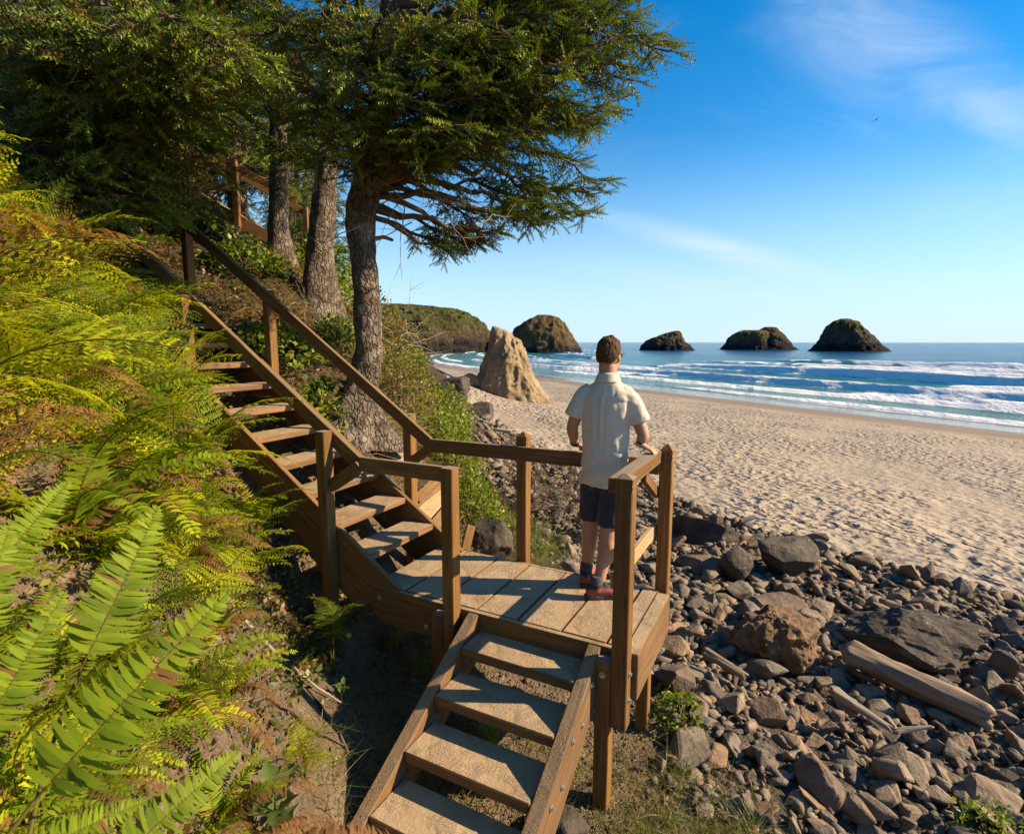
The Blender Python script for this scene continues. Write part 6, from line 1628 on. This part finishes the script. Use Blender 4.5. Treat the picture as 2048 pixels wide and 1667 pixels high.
cm = remesh('collar', [loft([(v3(0.664, 3.814, 1.500), RT * 0.092, FT * 0.086), (v3(0.666, 3.816, 1.525), RT * 0.083, FT * 0.079), (v3(0.667, 3.817, 1.555), RT * 0.073, FT * 0.072), (v3(0.667, 3.818, 1.562), RT * 0.064, FT * 0.064)], 40)], 0.004, 1)
link('collar', cm, SHIRT, so)
# shorts
pel = loft([ring((0.655, 3.812, 0.985), 0.155, 0.105), ring((0.655, 3.812, 0.90), 0.172, 0.118), ring((0.655, 3.812, 0.80), 0.178, 0.122), ring((0.655, 3.812, 0.74), 0.165, 0.115)], 40)
legs = [limb([v3(0.728, 3.778, 0.86), v3(0.715, 3.765, 0.70), v3(0.697, 3.748, 0.555), v3(0.690, 3.742, 0.495), v3(0.690, 3.742, 0.490)], [0.095, 0.098, 0.094, 0.098, 0.08], 30),
        limb([v3(0.59, 3.852, 0.86), v3(0.582, 3.862, 0.70), v3(0.577, 3.868, 0.56), v3(0.575, 3.87, 0.505), v3(0.575, 3.87, 0.50)], [0.092, 0.094, 0.089, 0.093, 0.078], 30)]
def shorts_fn(co, no):
    z = co[:, 2]; a = fbm(np.stack([co[:, 0] * 14, co[:, 1] * 14, z * 4], 1), 3, 23); b = fbm(np.stack([co[:, 0] * 10 + z * 9, co[:, 1] * 10, z * 14], 1), 3, 29)
    return co + no * (0.008 * a + 0.006 * b)[:, None]
t = NT('shorts_cloth'); P = t.pos()
t.set(Base_Color=t.mix(t.noise(P, 60, 3), (0.010, 0.011, 0.018), (0.022, 0.024, 0.036)), Roughness=0.8, Sheen_Weight=0.2); link('shorts', remesh('shorts', [pel] + legs, 0.007, 3, shorts_fn), t.m, man)
# shoes and socks
t = NT('shoe_red'); P = t.pos(); t.set(Base_Color=t.mix(t.noise(P, 40, 3), (0.17, 0.040, 0.026), (0.30, 0.075, 0.048)), Roughness=0.8); SHOE = t.m
sx = t.n.new('ShaderNodeSeparateXYZ'); t.l.new(P, sx.inputs[0]); bc = t.b.inputs['Base Color'].links[0].from_socket
t.set(Base_Color=t.mix(t.maprange(t.math('ADD', sx.outputs[2], t.math('MULTIPLY', t.noise(P, 25, 2), 0.05)), 0.098, 0.112), bc, (0.02, 0.018, 0.018)))
t = NT('shoe_sole'); t.set(Base_Color=(0.045, 0.032, 0.026), Roughness=0.8); SOLE = t.m
t = NT('sock_grey'); P = t.pos(); t.set(Base_Color=t.mix(t.noise(t.mapping(P, scale=(1, 1, 3)), 120, 2), (0.035, 0.035, 0.038), (0.09, 0.09, 0.095)), Roughness=0.9); SOCK = t.m
for (hx, hy, dx, dy) in ((0.592, 3.635, 0.985, 0.10), (0.547, 3.875, 0.30, 0.95)):
    d = v3(dx, dy, 0); d /= np.linalg.norm(d); s_ = v3(-d[1], d[0], 0); h0 = v3(hx, hy, 0) - d * 0.075
    pr = [(0.0, 0.030, 0.055, 0.045), (0.02, 0.036, 0.058, 0.052), (0.07, 0.040, 0.058, 0.054), (0.12, 0.041, 0.055, 0.045), (0.17, 0.045, 0.048, 0.036), (0.22, 0.047, 0.042, 0.030), (0.265, 0.040, 0.036, 0.025), (0.285, 0.024, 0.032, 0.016)]
    up_ = loft([(h0 + d * a + Z * c, s_ * w, Z * hh) for (a, w, c, hh) in pr], 24)
    cuff = limb([h0 + d * 0.07 + Z * 0.06, h0 + d * 0.066 + Z * 0.115, h0 + d * 0.066 + Z * 0.120], [0.046, 0.046, 0.040], 20)
    tongue = limb([h0 + d * 0.15 + Z * 0.075, h0 + d * 0.11 + Z * 0.115], [0.020, 0.022], 12)
    sh_o = link('shoe', remesh('shoe', [up_, cuff, tongue], 0.005, 2), SHOE, man)
    sol = loft([(h0 + d * (-0.012) + Z * 0.004, s_ * 0.02, d * 0.004)] , 4) if False else None
    sr = [(-0.012, 0.024), (0.01, 0.036), (0.07, 0.041), (0.12, 0.039), (0.17, 0.045), (0.22, 0.049), (0.265, 0.043), (0.295, 0.022)]
    V = []; 
    for (a, w) in sr:
        for zz_ in (0.003, 0.030): V += [h0 + d * a - s_ * w + Z * zz_, h0 + d * a + s_ * w + Z * zz_]
    F = []
    for i in range(len(sr) - 1):
        k = 4 * i; F += [(k, k + 1, k + 5, k + 4), (k + 2, k + 6, k + 7, k + 3), (k, k + 4, k + 6, k + 2), (k + 1, k + 3, k + 7, k + 5)]
    F += [(0, 2, 3, 1), (len(V) - 4, len(V) - 3, len(V) - 1, len(V) - 2)]
    link('sole', remesh('sole', [(np.array(V), F)], 0.006, 1), SOLE, sh_o)
    lace = [limb([h0 + d * (0.125 + 0.022 * j) - s_ * 0.026 + Z * (0.094 - 0.007 * j), h0 + d * (0.125 + 0.022 * j) + Z * (0.104 - 0.009 * j), h0 + d * (0.125 + 0.022 * j) + s_ * 0.026 + Z * (0.094 - 0.007 * j)], [0.004] * 3, 8) for j in range(4)]
    link('laces', remesh('laces', lace, 0.003, 0), SOCK, sh_o)
    an_ = h0 + d * 0.066
    link('sock', remesh('sock', [limb([an_ + Z * 0.10, an_ + Z * 0.135 + v3(0.004, 0.004, 0), an_ + Z * 0.158 + v3(0.010, 0.008, 0)], [0.044, 0.046, 0.045], 24)], 0.005, 1, lambda co, no: co + no * (0.003 * np.sin(co[:, 2] * 400))[:, None]), SOCK, man)
# watch, bracelet, sunglasses
t = NT('black_plastic'); t.set(Base_Color=(0.012, 0.012, 0.013), Roughness=0.35); BLK = t.m
def band(name, c, d, r, w, mat):
    d = np.asarray(d) / np.linalg.norm(d); a = np.cross(d, Z); a /= np.linalg.norm(a); b = np.cross(d, a)
    link(name, remesh(name, [loft([(c - d * w, a * (r - 0.003), b * (r - 0.003)), (c - d * w * 0.8, a * r, b * r), (c + d * w * 0.8, a * r, b * r), (c + d * w, a * (r - 0.003), b * (r - 0.003))], 28)], 0.003, 1), mat, man)
band('watch', wrL * 0.88 + elL * 0.12, wrL - elL, 0.034, 0.017, BLK)
band('bracelet', wrR * 0.86 + elR * 0.14, wrR - elR, 0.0335, 0.007, BLK)
gl = [limb([HC + RH * sg * 0.083 + FH * -0.005 + Z * 0.016, HC + RH * sg * 0.082 + FH * 0.05 + Z * 0.017, HC + RH * sg * 0.072 + FH * 0.095 + Z * 0.014], [0.0035, 0.004, 0.005], 8) for sg in (-1, 1)]
gl += [ellipsoid(HC + RH * sg * 0.034 + FH * 0.094 + Z * 0.004, (RH * 0.027, FH * 0.006, Z * 0.019), 14) for sg in (-1, 1)]
link('sunglasses', remesh('sunglasses', gl, 0.003, 1), BLK, man)
